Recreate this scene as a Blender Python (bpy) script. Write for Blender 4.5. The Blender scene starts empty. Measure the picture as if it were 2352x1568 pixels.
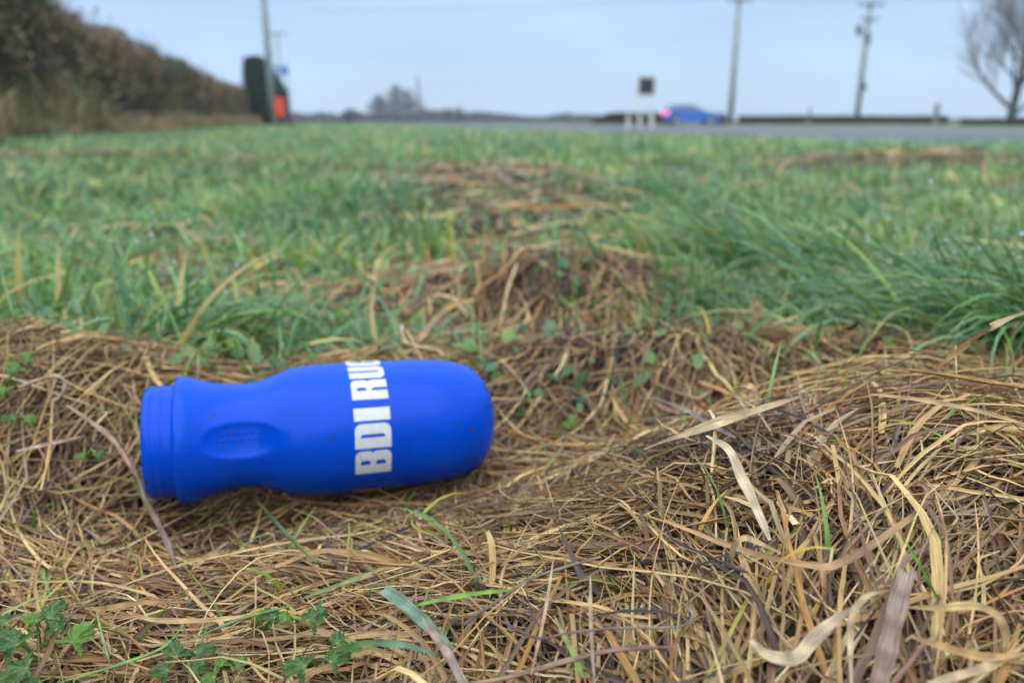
import bpy, bmesh, math, random
import numpy as np
from mathutils import Vector, Matrix

R = math.radians
random.seed(7)
rng = np.random.default_rng(11)
scene = bpy.context.scene
COL = scene.collection

# ------------------------------------------------------------------ camera, sky, sun, exposure
F = 1750.0                      # focal length in pixels of a 2352 px wide frame
PITCH = R(16.04)
CAMZ = 0.20
cam_data = bpy.data.cameras.new("camera")
cam = bpy.data.objects.new("camera", cam_data)
COL.objects.link(cam)
cam.location = (0, 0, CAMZ)
cam.rotation_euler = (R(90) - PITCH, 0, 0)
cam_data.sensor_width = 36.0
cam_data.lens = 36.0 * F / 2352.0
cam_data.clip_start = 0.01
cam_data.clip_end = 3000
cam_data.dof.use_dof = True
cam_data.dof.focus_distance = 0.262
cam_data.dof.aperture_fstop = 8.8
scene.camera = cam

world = bpy.data.worlds.new("World")
scene.world = world
world.use_nodes = True
wn, wl = world.node_tree.nodes, world.node_tree.links
wn.clear()
w_out = wn.new("ShaderNodeOutputWorld")
w_bg = wn.new("ShaderNodeBackground")
w_bg.inputs["Strength"].default_value = 0.1
w_sky = wn.new("ShaderNodeTexSky")
w_sky.sky_type = 'NISHITA'
w_sky.sun_disc = False
w_sky.sun_elevation = R(52)
w_sky.sun_rotation = R(205)
w_sky.dust_density = 3.0
w_tc = wn.new("ShaderNodeTexCoord")
w_sep = wn.new("ShaderNodeSeparateXYZ")
wl.new(w_tc.outputs["Generated"], w_sep.inputs[0])
w_ramp = wn.new("ShaderNodeValToRGB")          # overcast: palest at the horizon, even grey-blue above
w_ramp.color_ramp.elements[0].position = 0.0
w_ramp.color_ramp.elements[0].color = (0.42, 0.58, 0.78, 1)
w_ramp.color_ramp.elements[1].position = 0.22
w_ramp.color_ramp.elements[1].color = (0.345, 0.515, 0.75, 1)
e = w_ramp.color_ramp.elements.new(1.0)       # an overcast sky is about three times as bright overhead as near the horizon
e.color = (1.35, 1.50, 1.62, 1)
wl.new(w_sep.outputs["Z"], w_ramp.inputs[0])
w_noise = wn.new("ShaderNodeTexNoise")
w_noise.inputs["Scale"].default_value = 3.0
w_noise.inputs["Detail"].default_value = 3
w_map = wn.new("ShaderNodeMapping")
w_map.inputs["Scale"].default_value = (1, 1, 3.5)
wl.new(w_tc.outputs["Generated"], w_map.inputs[0])
wl.new(w_map.outputs[0], w_noise.inputs["Vector"])
w_mr = wn.new("ShaderNodeMapRange")
w_mr.inputs["From Min"].default_value = 0.3
w_mr.inputs["From Max"].default_value = 0.7
w_mr.inputs["To Min"].default_value = 9.3
w_mr.inputs["To Max"].default_value = 10.8
wl.new(w_noise.outputs["Fac"], w_mr.inputs["Value"])
w_sc = wn.new("ShaderNodeVectorMath")
w_sc.operation = 'SCALE'
wl.new(w_ramp.outputs["Color"], w_sc.inputs[0])
wl.new(w_mr.outputs[0], w_sc.inputs["Scale"])
w_mix = wn.new("ShaderNodeMix")
w_mix.data_type = 'RGBA'
w_mix.inputs[0].default_value = 0.92
wl.new(w_sky.outputs[0], w_mix.inputs[6])
wl.new(w_sc.outputs[0], w_mix.inputs[7])
wl.new(w_mix.outputs[2], w_bg.inputs["Color"])
wl.new(w_bg.outputs[0], w_out.inputs[0])

sun_data = bpy.data.lights.new("sun", 'SUN')
sun_data.energy = 1.5
sun_data.angle = R(100)
sun_data.color = (1.0, 0.89, 0.74)
sun = bpy.data.objects.new("sun", sun_data)
COL.objects.link(sun)
_az, _el = R(205), R(52)
_dir = Vector((math.sin(_az) * math.cos(_el), math.cos(_az) * math.cos(_el), math.sin(_el)))
sun.rotation_euler = _dir.to_track_quat('Z', 'Y').to_euler()

scene.view_settings.view_transform = 'Standard'
scene.view_settings.look = 'None'
scene.view_settings.gamma = 1
scene.view_settings.exposure = 0.48
scene.view_settings.use_curve_mapping = False
scene.render.engine = 'CYCLES'
scene.cycles.use_denoising = True
scene.cycles.max_bounces = 6
scene.cycles.diffuse_bounces = 3
scene.cycles.glossy_bounces = 3
scene.cycles.transmission_bounces = 5
scene.cycles.transparent_max_bounces = 6
scene.cycles.caustics_reflective = False
scene.cycles.caustics_refractive = False

# ------------------------------------------------------------------ view geometry used to measure positions
CP, SP = math.cos(PITCH), math.sin(PITCH)
HX = -0.2526                     # the hedge and the road run along (HX, 1)
HU = Vector((HX, 1, 0)).normalized()
HN = Vector((HU.y, -HU.x, 0))    # to the right of the road direction

def ray(px, py):
    u, v = (px - 1176) / F, (784 - py) / F
    return np.array([u, CP + SP * v, -SP + CP * v])

def at(px, py, Y):
    """Point seen at pixel (px,py) at forward distance Y."""
    d = ray(px, py)
    t = Y / d[1]
    return Vector((d[0] * t, Y, CAMZ + d[2] * t))

def deep(px, py, D):
    d = ray(px, py)
    return Vector((d[0] * D, d[1] * D, CAMZ + d[2] * D))

# ------------------------------------------------------------------ noise and terrain
def _hash(ix, iy, seed):
    n = (ix.astype(np.int64) * 374761393 + iy.astype(np.int64) * 668265263 + seed * 974711) & 0x7fffffff
    n = ((n ^ (n >> 13)) * 1274126177) & 0x7fffffff
    return ((n ^ (n >> 16)) & 0xffff) / 65535.0

def vnoise(x, y, seed=0):
    x, y = np.asarray(x, float), np.asarray(y, float)
    ix, iy = np.floor(x), np.floor(y)
    fx, fy = x - ix, y - iy
    fx, fy = fx * fx * (3 - 2 * fx), fy * fy * (3 - 2 * fy)
    a, b = _hash(ix, iy, seed), _hash(ix + 1, iy, seed)
    c, d = _hash(ix, iy + 1, seed), _hash(ix + 1, iy + 1, seed)
    return (a * (1 - fx) + b * fx) * (1 - fy) + (c * (1 - fx) + d * fx) * fy

def fbm(x, y, seed=0, octv=3):
    s, a, t = 0, 0.5, 0
    for i in range(octv):
        s = s + a * vnoise(x * 2 ** i, y * 2 ** i, seed + i)
        t += a
        a *= 0.5
    return s / t

def sstep(a, b, v):
    t = np.clip((v - a) / (b - a), 0, 1)
    return t * t * (3 - 2 * t)

def bump(x, y, cx, cy, sx, sy, h, rot=0.0):
    dx, dy = x - cx, y - cy
    c, s = math.cos(rot), math.sin(rot)
    a, b = (dx * c + dy * s) / sx, (-dx * s + dy * c) / sy
    return h * np.exp(-0.5 * (a * a + b * b))

def lateral(x, y):
    return x * HN.x + y * HN.y

def terrain(x, y):
    x, y = np.asarray(x, float), np.asarray(y, float)
    z = bump(x, y, 0.19, 0.305, 0.115, 0.085, 0.061, 0.25)       # heap in the right foreground
    z = z + bump(x, y, 0.10, 0.20, 0.10, 0.06, 0.028)
    z = z + bump(x, y, 0.11, 0.555, 0.14, 0.045, 0.026, -0.10)    # ridge behind the bottle
    z = z + bump(x, y, 0.33, 0.50, 0.12, 0.07, 0.022)
    z = z + bump(x, y, 0.045, 0.82, 0.125, 0.052, 0.052)          # further hump of hay
    z = z + bump(x, y, -0.31, 0.46, 0.095, 0.065, 0.045)         # hay at the left
    z = z + bump(x, y, -0.33, 0.36, 0.07, 0.09, 0.022)
    z = z - bump(x, y, 0.05, 0.68, 0.12, 0.05, 0.022)
    z = z - bump(x, y, 0.085, 0.470, 0.060, 0.036, 0.024)          # dark hollow right of the bottle
    z = z - bump(x, y, -0.115, 0.375, 0.12, 0.045, 0.026, 0.2)    # the bottle presses the hay down
    near = np.exp(-((x / 1.2) ** 2 + (y / 1.4) ** 2))
    z = z + (fbm(x * 11, y * 11, 3) - 0.5) * 0.020 * near
    mid = sstep(0.7, 1.5, np.hypot(x, y)) * (1 - sstep(14, 30, np.hypot(x, y)))
    z = z + (fbm(x * 2.2, y * 2.2, 9) - 0.5) * 0.10 * mid
    z = z + bump(x, y, 1.65, 3.5, 0.45, 0.25, 0.07) + bump(x, y, 2.25, 3.1, 0.22, 0.2, 0.06)
    z = z + bump(x, y, -2.2, 3.9, 0.5, 0.3, 0.05) + bump(x, y, 0.0, 2.3, 0.35, 0.3, 0.04)
    lat = lateral(x, y)
    bank = sstep(-2.4, -3.6, lat) * (1 - sstep(60, 90, y))
    z = z + 0.16 * bank
    flat = sstep(4.6, 5.6, lat)
    z = z * (1 - flat) + 0.0 * flat
    z = z - 0.03 * sstep(2.0, 6.0, np.hypot(x, y)) * (1 - flat)
    return z - 0.006 * flat

ROAD_A, ROAD_B = 5.2, 20.6

def brown(x, y):
    """1 where cut, dead grass covers the ground, 0 where green grass grows."""
    x, y = np.asarray(x, float), np.asarray(y, float)
    n = fbm(x * 5, y * 5, 21) - 0.5
    lim = 0.545 + 0.10 * sstep(-0.20, 0.05, x) + 0.03 * sstep(0.05, 0.2, x) - 0.06 * bump(x, y, -0.16, y, 0.07, 1, 1.0)
    lim = lim - 0.15 * sstep(0.25, 0.33, x)
    m = 1 - sstep(lim - 0.06, lim + 0.08, y + 0.36 * n)
    pw = 0.16 + 0.05 * y
    path = (1 - sstep(pw * 0.7, pw * 1.35, np.abs(x - 0.04 + 0.03 * y) + 0.25 * n)) * (1 - sstep(1.5, 3.0, y))
    m = np.maximum(m, path)
    m = np.maximum(m, np.clip(bump(x, y, 0.045, 0.74, 0.130, 0.13, 2.6), 0, 1))
    for cx, cy, sx, sy in ((1.65, 3.5, 0.42, 0.22), (2.25, 3.1, 0.2, 0.2), (-0.05, 2.35, 0.3, 0.25), (-0.62, 1.25, 0.10, 0.07), (-0.42, 0.98, 0.09, 0.05), (-0.22, 0.85, 0.07, 0.05), (0.62, 0.90, 0.08, 0.05),
                           (-0.85, 1.45, 0.10, 0.10), (-2.3, 4.0, 0.5, 0.25), (0.35, 0.95, 0.10, 0.06), (0.75, 1.2, 0.16, 0.07)):
        m = np.maximum(m, np.clip(bump(x, y, cx, cy, sx, sy, 1.5) + 0.5 * n - 0.2, 0, 1))
    patch = sstep(0.60, 0.74, fbm(x * 1.3 + 5, y * 1.3, 33)) * sstep(1.2, 2.5, y)
    m = np.maximum(m, 0.55 * patch)
    m = m * (1 - np.clip(bump(x, y, 0.40, 0.66, 0.10, 0.07, 1.5, 0.3), 0, 1))
    m = m * (1 - 0.9 * np.clip(bump(x, y, -0.20, 0.64, 0.11, 0.05, 1.5), 0, 1))
    return np.clip(m, 0, 1)

def hit(px, py, off=0.0):
    """First point of the ground (raised by off) along the ray through a pixel."""
    d = ray(px, py)
    t = np.linspace(0.10, 3.0, 1600)
    X, Yv, Z = d[0] * t, d[1] * t, CAMZ + d[2] * t
    k = np.argmax(Z < terrain(X, Yv) + off)
    return Vector((X[k], Yv[k], Z[k])), t[k]

# ------------------------------------------------------------------ tagging and mesh helpers
def tag(o, label=None, cat=None, group=None, kind=None):
    if label: o['label'] = label
    if cat: o['category'] = cat
    if group: o['group'] = group
    if kind: o['kind'] = kind
    return o

def empty(name, loc=(0, 0, 0), rz=0.0):
    o = bpy.data.objects.new(name, None)
    o.location = loc
    o.rotation_euler = (0, 0, rz)
    o.empty_display_size = 0.1
    COL.objects.link(o)
    return o

def link(name, me, mat=None, parent=None, loc=None, smooth=False):
    if mat is not None:
        me.materials.append(mat)
    if smooth:
        me.polygons.foreach_set("use_smooth", np.ones(len(me.polygons), bool))
    o = bpy.data.objects.new(name, me)
    if loc is not None: o.location = loc
    if parent is not None: o.parent = parent
    COL.objects.link(o)
    return o

def from_bm(name, bm, mat=None, parent=None, loc=None, smooth=False):
    bmesh.ops.recalc_face_normals(bm, faces=bm.faces)
    me = bpy.data.meshes.new(name)
    bm.to_mesh(me)
    bm.free()
    return link(name, me, mat, parent, loc, smooth)

def bulk_mesh(name, verts, quads, col=None, strip=None, smooth=True):
    """Fast mesh of quads (or triangles) from arrays."""
    me = bpy.data.meshes.new(name)
    nv, nf, k = len(verts), len(quads), quads.shape[1]
    me.vertices.add(nv)
    me.vertices.foreach_set("co", np.ascontiguousarray(verts, np.float32).ravel())
    me.loops.add(nf * k)
    me.loops.foreach_set("vertex_index", np.ascontiguousarray(quads, np.int32).ravel())
    me.polygons.add(nf)
    me.polygons.foreach_set("loop_start", np.arange(0, nf * k, k, dtype=np.int32))
    me.polygons.foreach_set("use_smooth", np.full(nf, smooth))
    if col is not None:
        a = me.attributes.new("tint", 'FLOAT_COLOR', 'POINT')
        c = np.ones((nv, 4), np.float32)
        c[:, :3] = col
        a.data.foreach_set("color", c.ravel())
    if strip is not None:
        a = me.attributes.new("strip", 'FLOAT_VECTOR', 'POINT')
        a.data.foreach_set("vector", np.ascontiguousarray(strip, np.float32).ravel())
    me.update(calc_edges=True)
    me.validate()
    return me

def box(bm, cx, cy, cz, sx, sy, sz, rot=None, bevel=0.0):
    m = Matrix.Translation((cx, cy, cz))
    if rot is not None: m = m @ rot
    r = bmesh.ops.create_cube(bm, size=1.0, matrix=m @ Matrix.Diagonal((sx, sy, sz, 1)))
    if bevel:
        ed = list({e for v in r['verts'] for e in v.link_edges})
        bmesh.ops.bevel(bm, geom=ed, offset=bevel, segments=2, affect='EDGES')
    return r['verts']

def tube(bm, pts, radii, n=8, cap=True):
    """Tapered tube through points."""
    rings, up = [], None
    pts = [Vector(p) for p in pts]
    for i, p in enumerate(pts):
        t = (pts[min(i + 1, len(pts) - 1)] - pts[max(i - 1, 0)]).normalized()
        ref = Vector((0, 0, 1)) if abs(t.z) < 0.9 else Vector((1, 0, 0))
        if up is None: up = (ref - t * ref.dot(t)).normalized()
        else:
            up = up - t * up.dot(t)
            up = up.normalized() if up.length > 1e-6 else (ref - t * ref.dot(t)).normalized()
        sd = t.cross(up)
        r = radii[i] if hasattr(radii, '__len__') else radii
        rings.append([bm.verts.new(p + (up * math.cos(a) + sd * math.sin(a)) * r) for a in [2 * math.pi * k / n for k in range(n)]])
    for a, b in zip(rings, rings[1:]):
        for k in range(n):
            bm.faces.new((a[k], a[(k + 1) % n], b[(k + 1) % n], b[k]))
    if cap:
        bm.faces.new(rings[0][::-1])
        bm.faces.new(rings[-1])
    return rings

# ------------------------------------------------------------------ materials
def new_mat(name):
    m = bpy.data.materials.new(name)
    m.use_nodes = True
    nt = m.node_tree
    return m, nt.nodes, nt.links, nt.nodes["Principled BSDF"]

def plain(name, color, rough=0.6, var=0.15, scale=20.0, metal=0.0, spec=0.5, bump_s=0.0):
    m, n, l, b = new_mat(name)
    tc = n.new("ShaderNodeTexCoord")
    no = n.new("ShaderNodeTexNoise")
    no.inputs["Scale"].default_value = scale
    no.inputs["Detail"].default_value = 5
    l.new(tc.outputs["Object"], no.inputs["Vector"])
    mr = n.new("ShaderNodeMapRange")
    mr.inputs["From Min"].default_value = 0.25
    mr.inputs["From Max"].default_value = 0.75
    mr.inputs["To Min"].default_value = 1 - var
    mr.inputs["To Max"].default_value = 1 + var
    l.new(no.outputs["Fac"], mr.inputs["Value"])
    sc = n.new("ShaderNodeVectorMath")
    sc.operation = 'SCALE'
    sc.inputs[0].default_value = color
    l.new(mr.outputs[0], sc.inputs["Scale"])
    l.new(sc.outputs[0], b.inputs["Base Color"])
    b.inputs["Roughness"].default_value = rough
    b.inputs["Metallic"].default_value = metal
    b.inputs["Specular IOR Level"].default_value = spec
    if bump_s:
        bp = n.new("ShaderNodeBump")
        bp.inputs["Strength"].default_value = bump_s
        bp.inputs["Distance"].default_value = 0.01
        l.new(no.outputs["Fac"], bp.inputs["Height"])
        l.new(bp.outputs[0], b.inputs["Normal"])
    return m

def tinted(name, rough=0.5, trans=0.25, spec=0.5, fibre=True, fib=(0.50, 1.34)):
    """Plant fibre: colour from the mesh's own tint, streaked along each strip, a little light let through."""
    m, n, l, b = new_mat(name)
    out = n["Material Output"]
    at_ = n.new("ShaderNodeAttribute")
    at_.attribute_name = "tint"
    colr = at_.outputs["Color"]
    if fibre:
        st = n.new("ShaderNodeAttribute")
        st.attribute_name = "strip"
        mp = n.new("ShaderNodeMapping")
        mp.inputs["Scale"].default_value = (9.0, 1.7, 40.0)
        l.new(st.outputs["Vector"], mp.inputs[0])
        no = n.new("ShaderNodeTexNoise")
        no.inputs["Scale"].default_value = 1.0
        no.inputs["Detail"].default_value = 4
        l.new(mp.outputs[0], no.inputs["Vector"])
        mr = n.new("ShaderNodeMapRange")
        mr.inputs["From Min"].default_value = 0.28
        mr.inputs["From Max"].default_value = 0.72
        mr.inputs["To Min"].default_value, mr.inputs["To Max"].default_value = fib
        l.new(no.outputs["Fac"], mr.inputs["Value"])
        sc = n.new("ShaderNodeVectorMath")
        sc.operation = 'SCALE'
        l.new(colr, sc.inputs[0])
        l.new(mr.outputs[0], sc.inputs["Scale"])
        colr = sc.outputs[0]
        bp = n.new("ShaderNodeBump")
        bp.inputs["Strength"].default_value = 0.35
        bp.inputs["Distance"].default_value = 0.0006
        l.new(no.outputs["Fac"], bp.inputs["Height"])
        l.new(bp.outputs[0], b.inputs["Normal"])
    l.new(colr, b.inputs["Base Color"])
    b.inputs["Roughness"].default_value = rough
    b.inputs["Specular IOR Level"].default_value = spec
    if trans:
        tr = n.new("ShaderNodeBsdfTranslucent")
        l.new(colr, tr.inputs["Color"])
        mx = n.new("ShaderNodeMixShader")
        mx.inputs[0].default_value = trans
        l.new(b.outputs[0], mx.inputs[1])
        l.new(tr.outputs[0], mx.inputs[2])
        l.new(mx.outputs[0], out.inputs["Surface"])
    return m

M_STRAW = tinted("dead_grass", rough=0.42, trans=0.12, spec=0.4)
M_GRASS = tinted("wet_grass", rough=0.28, trans=0.30, spec=0.75, fib=(0.8, 1.15))
M_FARGRASS = tinted("distant_grass", rough=0.36, trans=0.25, spec=0.6, fibre=False)
M_HEDGE = tinted("hedge_leaf", rough=0.6, trans=0.10, spec=0.3, fibre=False)
M_TWIG = tinted("bare_twig", rough=0.8, trans=0.0, spec=0.2, fibre=False)

def ground_material():
    m, n, l, b = new_mat("soil_and_turf")
    at_ = n.new("ShaderNodeAttribute")
    at_.attribute_name = "tint"
    tc = n.new("ShaderNodeTexCoord")
    no = n.new("ShaderNodeTexNoise")
    no.inputs["Scale"].default_value = 90
    no.inputs["Detail"].default_value = 8
    l.new(tc.outputs["Object"], no.inputs["Vector"])
    mr = n.new("ShaderNodeMapRange")
    mr.inputs["From Min"].default_value = 0.3
    mr.inputs["From Max"].default_value = 0.7
    mr.inputs["To Min"].default_value = 0.55
    mr.inputs["To Max"].default_value = 1.35
    l.new(no.outputs["Fac"], mr.inputs["Value"])
    sc = n.new("ShaderNodeVectorMath")
    sc.operation = 'SCALE'
    l.new(at_.outputs["Color"], sc.inputs[0])
    l.new(mr.outputs[0], sc.inputs["Scale"])
    l.new(sc.outputs[0], b.inputs["Base Color"])
    b.inputs["Roughness"].default_value = 0.85
    bp = n.new("ShaderNodeBump")
    bp.inputs["Strength"].default_value = 0.8
    bp.inputs["Distance"].default_value = 0.004
    l.new(no.outputs["Fac"], bp.inputs["Height"])
    l.new(bp.outputs[0], b.inputs["Normal"])
    return m

def asphalt_material():
    m, n, l, b = new_mat("wet_asphalt")
    tc = n.new("ShaderNodeTexCoord")
    no = n.new("ShaderNodeTexNoise")
    no.inputs["Scale"].default_value = 1.2
    no.inputs["Detail"].default_value = 10
    l.new(tc.outputs["Object"], no.inputs["Vector"])
    cr = n.new("ShaderNodeValToRGB")
    cr.color_ramp.elements[0].color = (0.052, 0.055, 0.064, 1)
    cr.color_ramp.elements[1].color = (0.095, 0.10, 0.115, 1)
    l.new(no.outputs["Fac"], cr.inputs[0])
    l.new(cr.outputs[0], b.inputs["Base Color"])
    b.inputs["Roughness"].default_value = 0.55
    return m

M_GROUND = ground_material()
M_ROAD = asphalt_material()

# ------------------------------------------------------------------ ground, road
def build_ground():
    NA, NR = 260, 225
    ang = np.linspace(0, 2 * np.pi, NA, endpoint=False)
    rad = 0.04 * 1.0472 ** np.arange(NR)
    A, Q = np.meshgrid(ang, rad)
    X, Y = np.sin(A) * Q, np.cos(A) * Q
    Z = terrain(X, Y)
    v = np.stack([X, Y, Z], -1).reshape(-1, 3)
    idx = np.arange(NA * NR).reshape(NR, NA)
    nx = np.roll(idx, -1, 1)
    q = np.stack([idx[:-1], nx[:-1], nx[1:], idx[1:]], -1).reshape(-1, 4)
    b = brown(X, Y)[..., None]
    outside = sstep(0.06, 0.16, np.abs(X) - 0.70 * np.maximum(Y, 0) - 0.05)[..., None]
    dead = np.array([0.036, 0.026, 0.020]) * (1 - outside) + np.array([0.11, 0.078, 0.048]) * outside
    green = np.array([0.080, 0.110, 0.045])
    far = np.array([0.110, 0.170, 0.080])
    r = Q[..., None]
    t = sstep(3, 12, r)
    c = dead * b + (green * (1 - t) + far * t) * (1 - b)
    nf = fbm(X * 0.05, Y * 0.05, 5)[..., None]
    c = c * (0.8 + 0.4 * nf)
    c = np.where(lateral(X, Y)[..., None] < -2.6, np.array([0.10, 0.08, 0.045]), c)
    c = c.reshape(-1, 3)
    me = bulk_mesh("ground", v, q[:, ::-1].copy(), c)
    # the hole under the camera: one small fan
    bm = bmesh.new()
    bm.from_mesh(me)
    bm.verts.ensure_lookup_table()
    bm.faces.new([bm.verts[i] for i in range(NA)])
    bm.to_mesh(me)
    bm.free()
    tag(link("ground", me, M_GROUND), kind='structure')

build_ground()

def ribbon_on_road(bm, la, lb, s0, s1, z, n=40):
    prev = None
    for i in range(n + 1):
        s = s0 + (s1 - s0) * (i / n)
        c = HU * s
        a, b = bm.verts.new((c + HN * la).to_tuple()[:2] + (z,)), bm.verts.new((c + HN * lb).to_tuple()[:2] + (z,))
        if prev: bm.faces.new((prev[0], prev[1], b, a))
        prev = (a, b)

bm = bmesh.new()
ribbon_on_road(bm, ROAD_A, ROAD_B, -60, 420, 0.004)
tag(from_bm("road", bm, M_ROAD), kind='structure')
M_LINE = plain("road_paint", (0.72, 0.72, 0.70), 0.5, 0.2, 3)
bm = bmesh.new()
ribbon_on_road(bm, 12.6, 12.78, -60, 300, 0.009)
for k in range(-6, 40):
    ribbon_on_road(bm, 16.4, 16.55, k * 9, k * 9 + 3, 0.009, 1)
ribbon_on_road(bm, 20.0, 20.18, -60, 300, 0.009)
tag(from_bm("road_markings", bm, M_LINE), kind='structure')
# a side road that leaves to the right, on which the car is turning
bm = bmesh.new()
vs = [bm.verts.new(p) for p in ((6.0, 51.0, 0.006), (40, 51.5, 0.006), (40, 57.5, 0.006), (4.0, 57.5, 0.006))]
bm.faces.new(vs)
tag(from_bm("side_road", bm, M_ROAD), kind='structure')

# ------------------------------------------------------------------ strips: straw, grass
def strips(P, side, nor, W, col, K=3, fold=0.25, tipcol=None):
    """P (N,M,3) centre lines, side/nor (N,M,3), W (N,M) half widths -> verts, quads, colours, strip coords."""
    N, M = P.shape[:2]
    us = np.linspace(-1, 1, K)
    V = P[:, :, None, :] + side[:, :, None, :] * (W[:, :, None, None] * us[None, None, :, None])
    if K > 2:
        V = V + nor[:, :, None, :] * (W[:, :, None, None] * fold * (np.abs(us) - 0.5)[None, None, :, None])
    idx = np.arange(N * M * K).reshape(N, M, K)
    q = np.stack([idx[:, :-1, :-1], idx[:, :-1, 1:], idx[:, 1:, 1:], idx[:, 1:, :-1]], -1).reshape(-1, 4)
    t = np.linspace(0, 1, M)
    if col.ndim == 2:
        c = np.repeat(col[:, None, :], M, 1)
        if tipcol is not None:
            c = c * (1 - t[None, :, None]) + tipcol[:, None, :] * t[None, :, None]
    else:
        c = col
    c = np.repeat(c[:, :, None, :], K, 2)
    seg = np.linalg.norm(np.diff(P, axis=1), axis=-1)
    ln = np.concatenate([np.zeros((N, 1)), np.cumsum(seg, 1)], 1) * 60
    st = np.zeros((N, M, K, 3))
    st[..., 0] = us[None, None, :] * 0.5
    st[..., 1] = ln[:, :, None]
    st[..., 2] = np.arange(N)[:, None, None] * 0.37
    return V.reshape(-1, 3), q, c.reshape(-1, 3), st.reshape(-1, 3)

def frames(P, roll):
    """Side and normal vectors for centre lines, rolled about the tangent by roll (N,M)."""
    T = np.gradient(P, axis=1)
    T /= np.linalg.norm(T, axis=-1, keepdims=True) + 1e-12
    up = np.zeros_like(P)
    up[..., 2] = 1
    up[..., 0] += 1e-3
    S = np.cross(T, up)
    S /= np.linalg.norm(S, axis=-1, keepdims=True) + 1e-12
    Nn = np.cross(S, T)
    c, s = np.cos(roll)[..., None], np.sin(roll)[..., None]
    return S * c + Nn * s, Nn * c - S * s

STRAW_PALETTE = np.array([[0.47, 0.295, 0.135], [0.64, 0.460, 0.220], [0.37, 0.205, 0.090], [0.23, 0.132, 0.074],
                          [0.33, 0.235, 0.165], [0.22, 0.122, 0.098], [0.47, 0.235, 0.070], [0.08, 0.060, 0.052],
                          [0.56, 0.37, 0.18], [0.68, 0.54, 0.33], [0.36, 0.33, 0.09]])
STRAW_P = np.array([0.20, 0.22, 0.13, 0.11, 0.06, 0.06, 0.05, 0.07, 0.07, 0.05, 0.02])
STRAW_P = STRAW_P / STRAW_P.sum()

# bottle axis, needed here so that no straw runs through the bottle
BK = 8.86e-5
DL, DR = 0.390, 0.440
B_L = deep(346, 1016, DL)
B_R = deep(1046, 961.5, DR)
B_AX = (B_R - B_L).normalized()
B_LEN = (B_R - B_L).length

def axial(zx):
    u = (np.asarray(zx, float) - 110) / 1890.0
    return B_LEN * u * DL / (DR - u * (DR - DL))

def rscale(zx):
    return BK * (DL + (DR - DL) * axial(zx) / B_LEN) / 0.415
B_PROFILE = [(96, 318), (96, 330), (104, 338), (120, 341), (130, 346), (142, 347), (154, 341), (180, 341), (192, 346), (204, 347), (216, 341), (248, 342), (272, 342), (280, 344), (283, 372), (290, 388), (304, 395), (330, 396), (356, 390),
             (385, 378), (420, 364), (470, 349), (530, 335), (600, 324), (670, 318), (730, 318), (790, 326), (850, 342), (910, 364), (960, 381),
             (1010, 392), (1070, 398), (1150, 400), (1250, 400), (1400, 396), (1550, 391), (1700, 385), (1850, 378), (1940, 370), (2010, 356),
             (2070, 332), (2120, 298), (2160, 250), (2186, 190), (2198, 120), (2200, 60), (2196, 0)]

def radius_at(zx):
    xs, rs = np.array([p[0] for p in B_PROFILE[1:]], float), np.array([p[1] for p in B_PROFILE[1:]], float)
    return np.interp(zx, xs, rs) * rscale(zx)

def push_out_of_bottle(P, margin=0.002):
    L, a = np.array(B_L), np.array(B_AX)
    d = P - L
    s = d @ a
    rad = d - s[..., None] * a
    rl = np.linalg.norm(rad, axis=-1) + 1e-9
    grid = np.linspace(60, 2230, 400)
    zx = np.interp(s, axial(grid), grid, left=0, right=3000)
    rr = np.where((zx > 60) & (zx < 2230), radius_at(np.clip(zx, 96, 2196)) + margin, 0)
    k = np.where(rl < rr, rr / rl, 1.0)
    return L + s[..., None] * a + rad * k[..., None]

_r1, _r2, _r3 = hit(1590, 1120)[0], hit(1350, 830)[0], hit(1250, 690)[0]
ROT_AND_SHADE = ((_r1.x, _r1.y, 0.024, 0.030), (_r2.x, _r2.y, 0.045, 0.04), (_r3.x, _r3.y, 0.03, 0.03), (-0.10, 0.34, 0.09, 0.02))  # decayed mat, darker hump front, painted shade in the hollow and below the bottle

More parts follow.
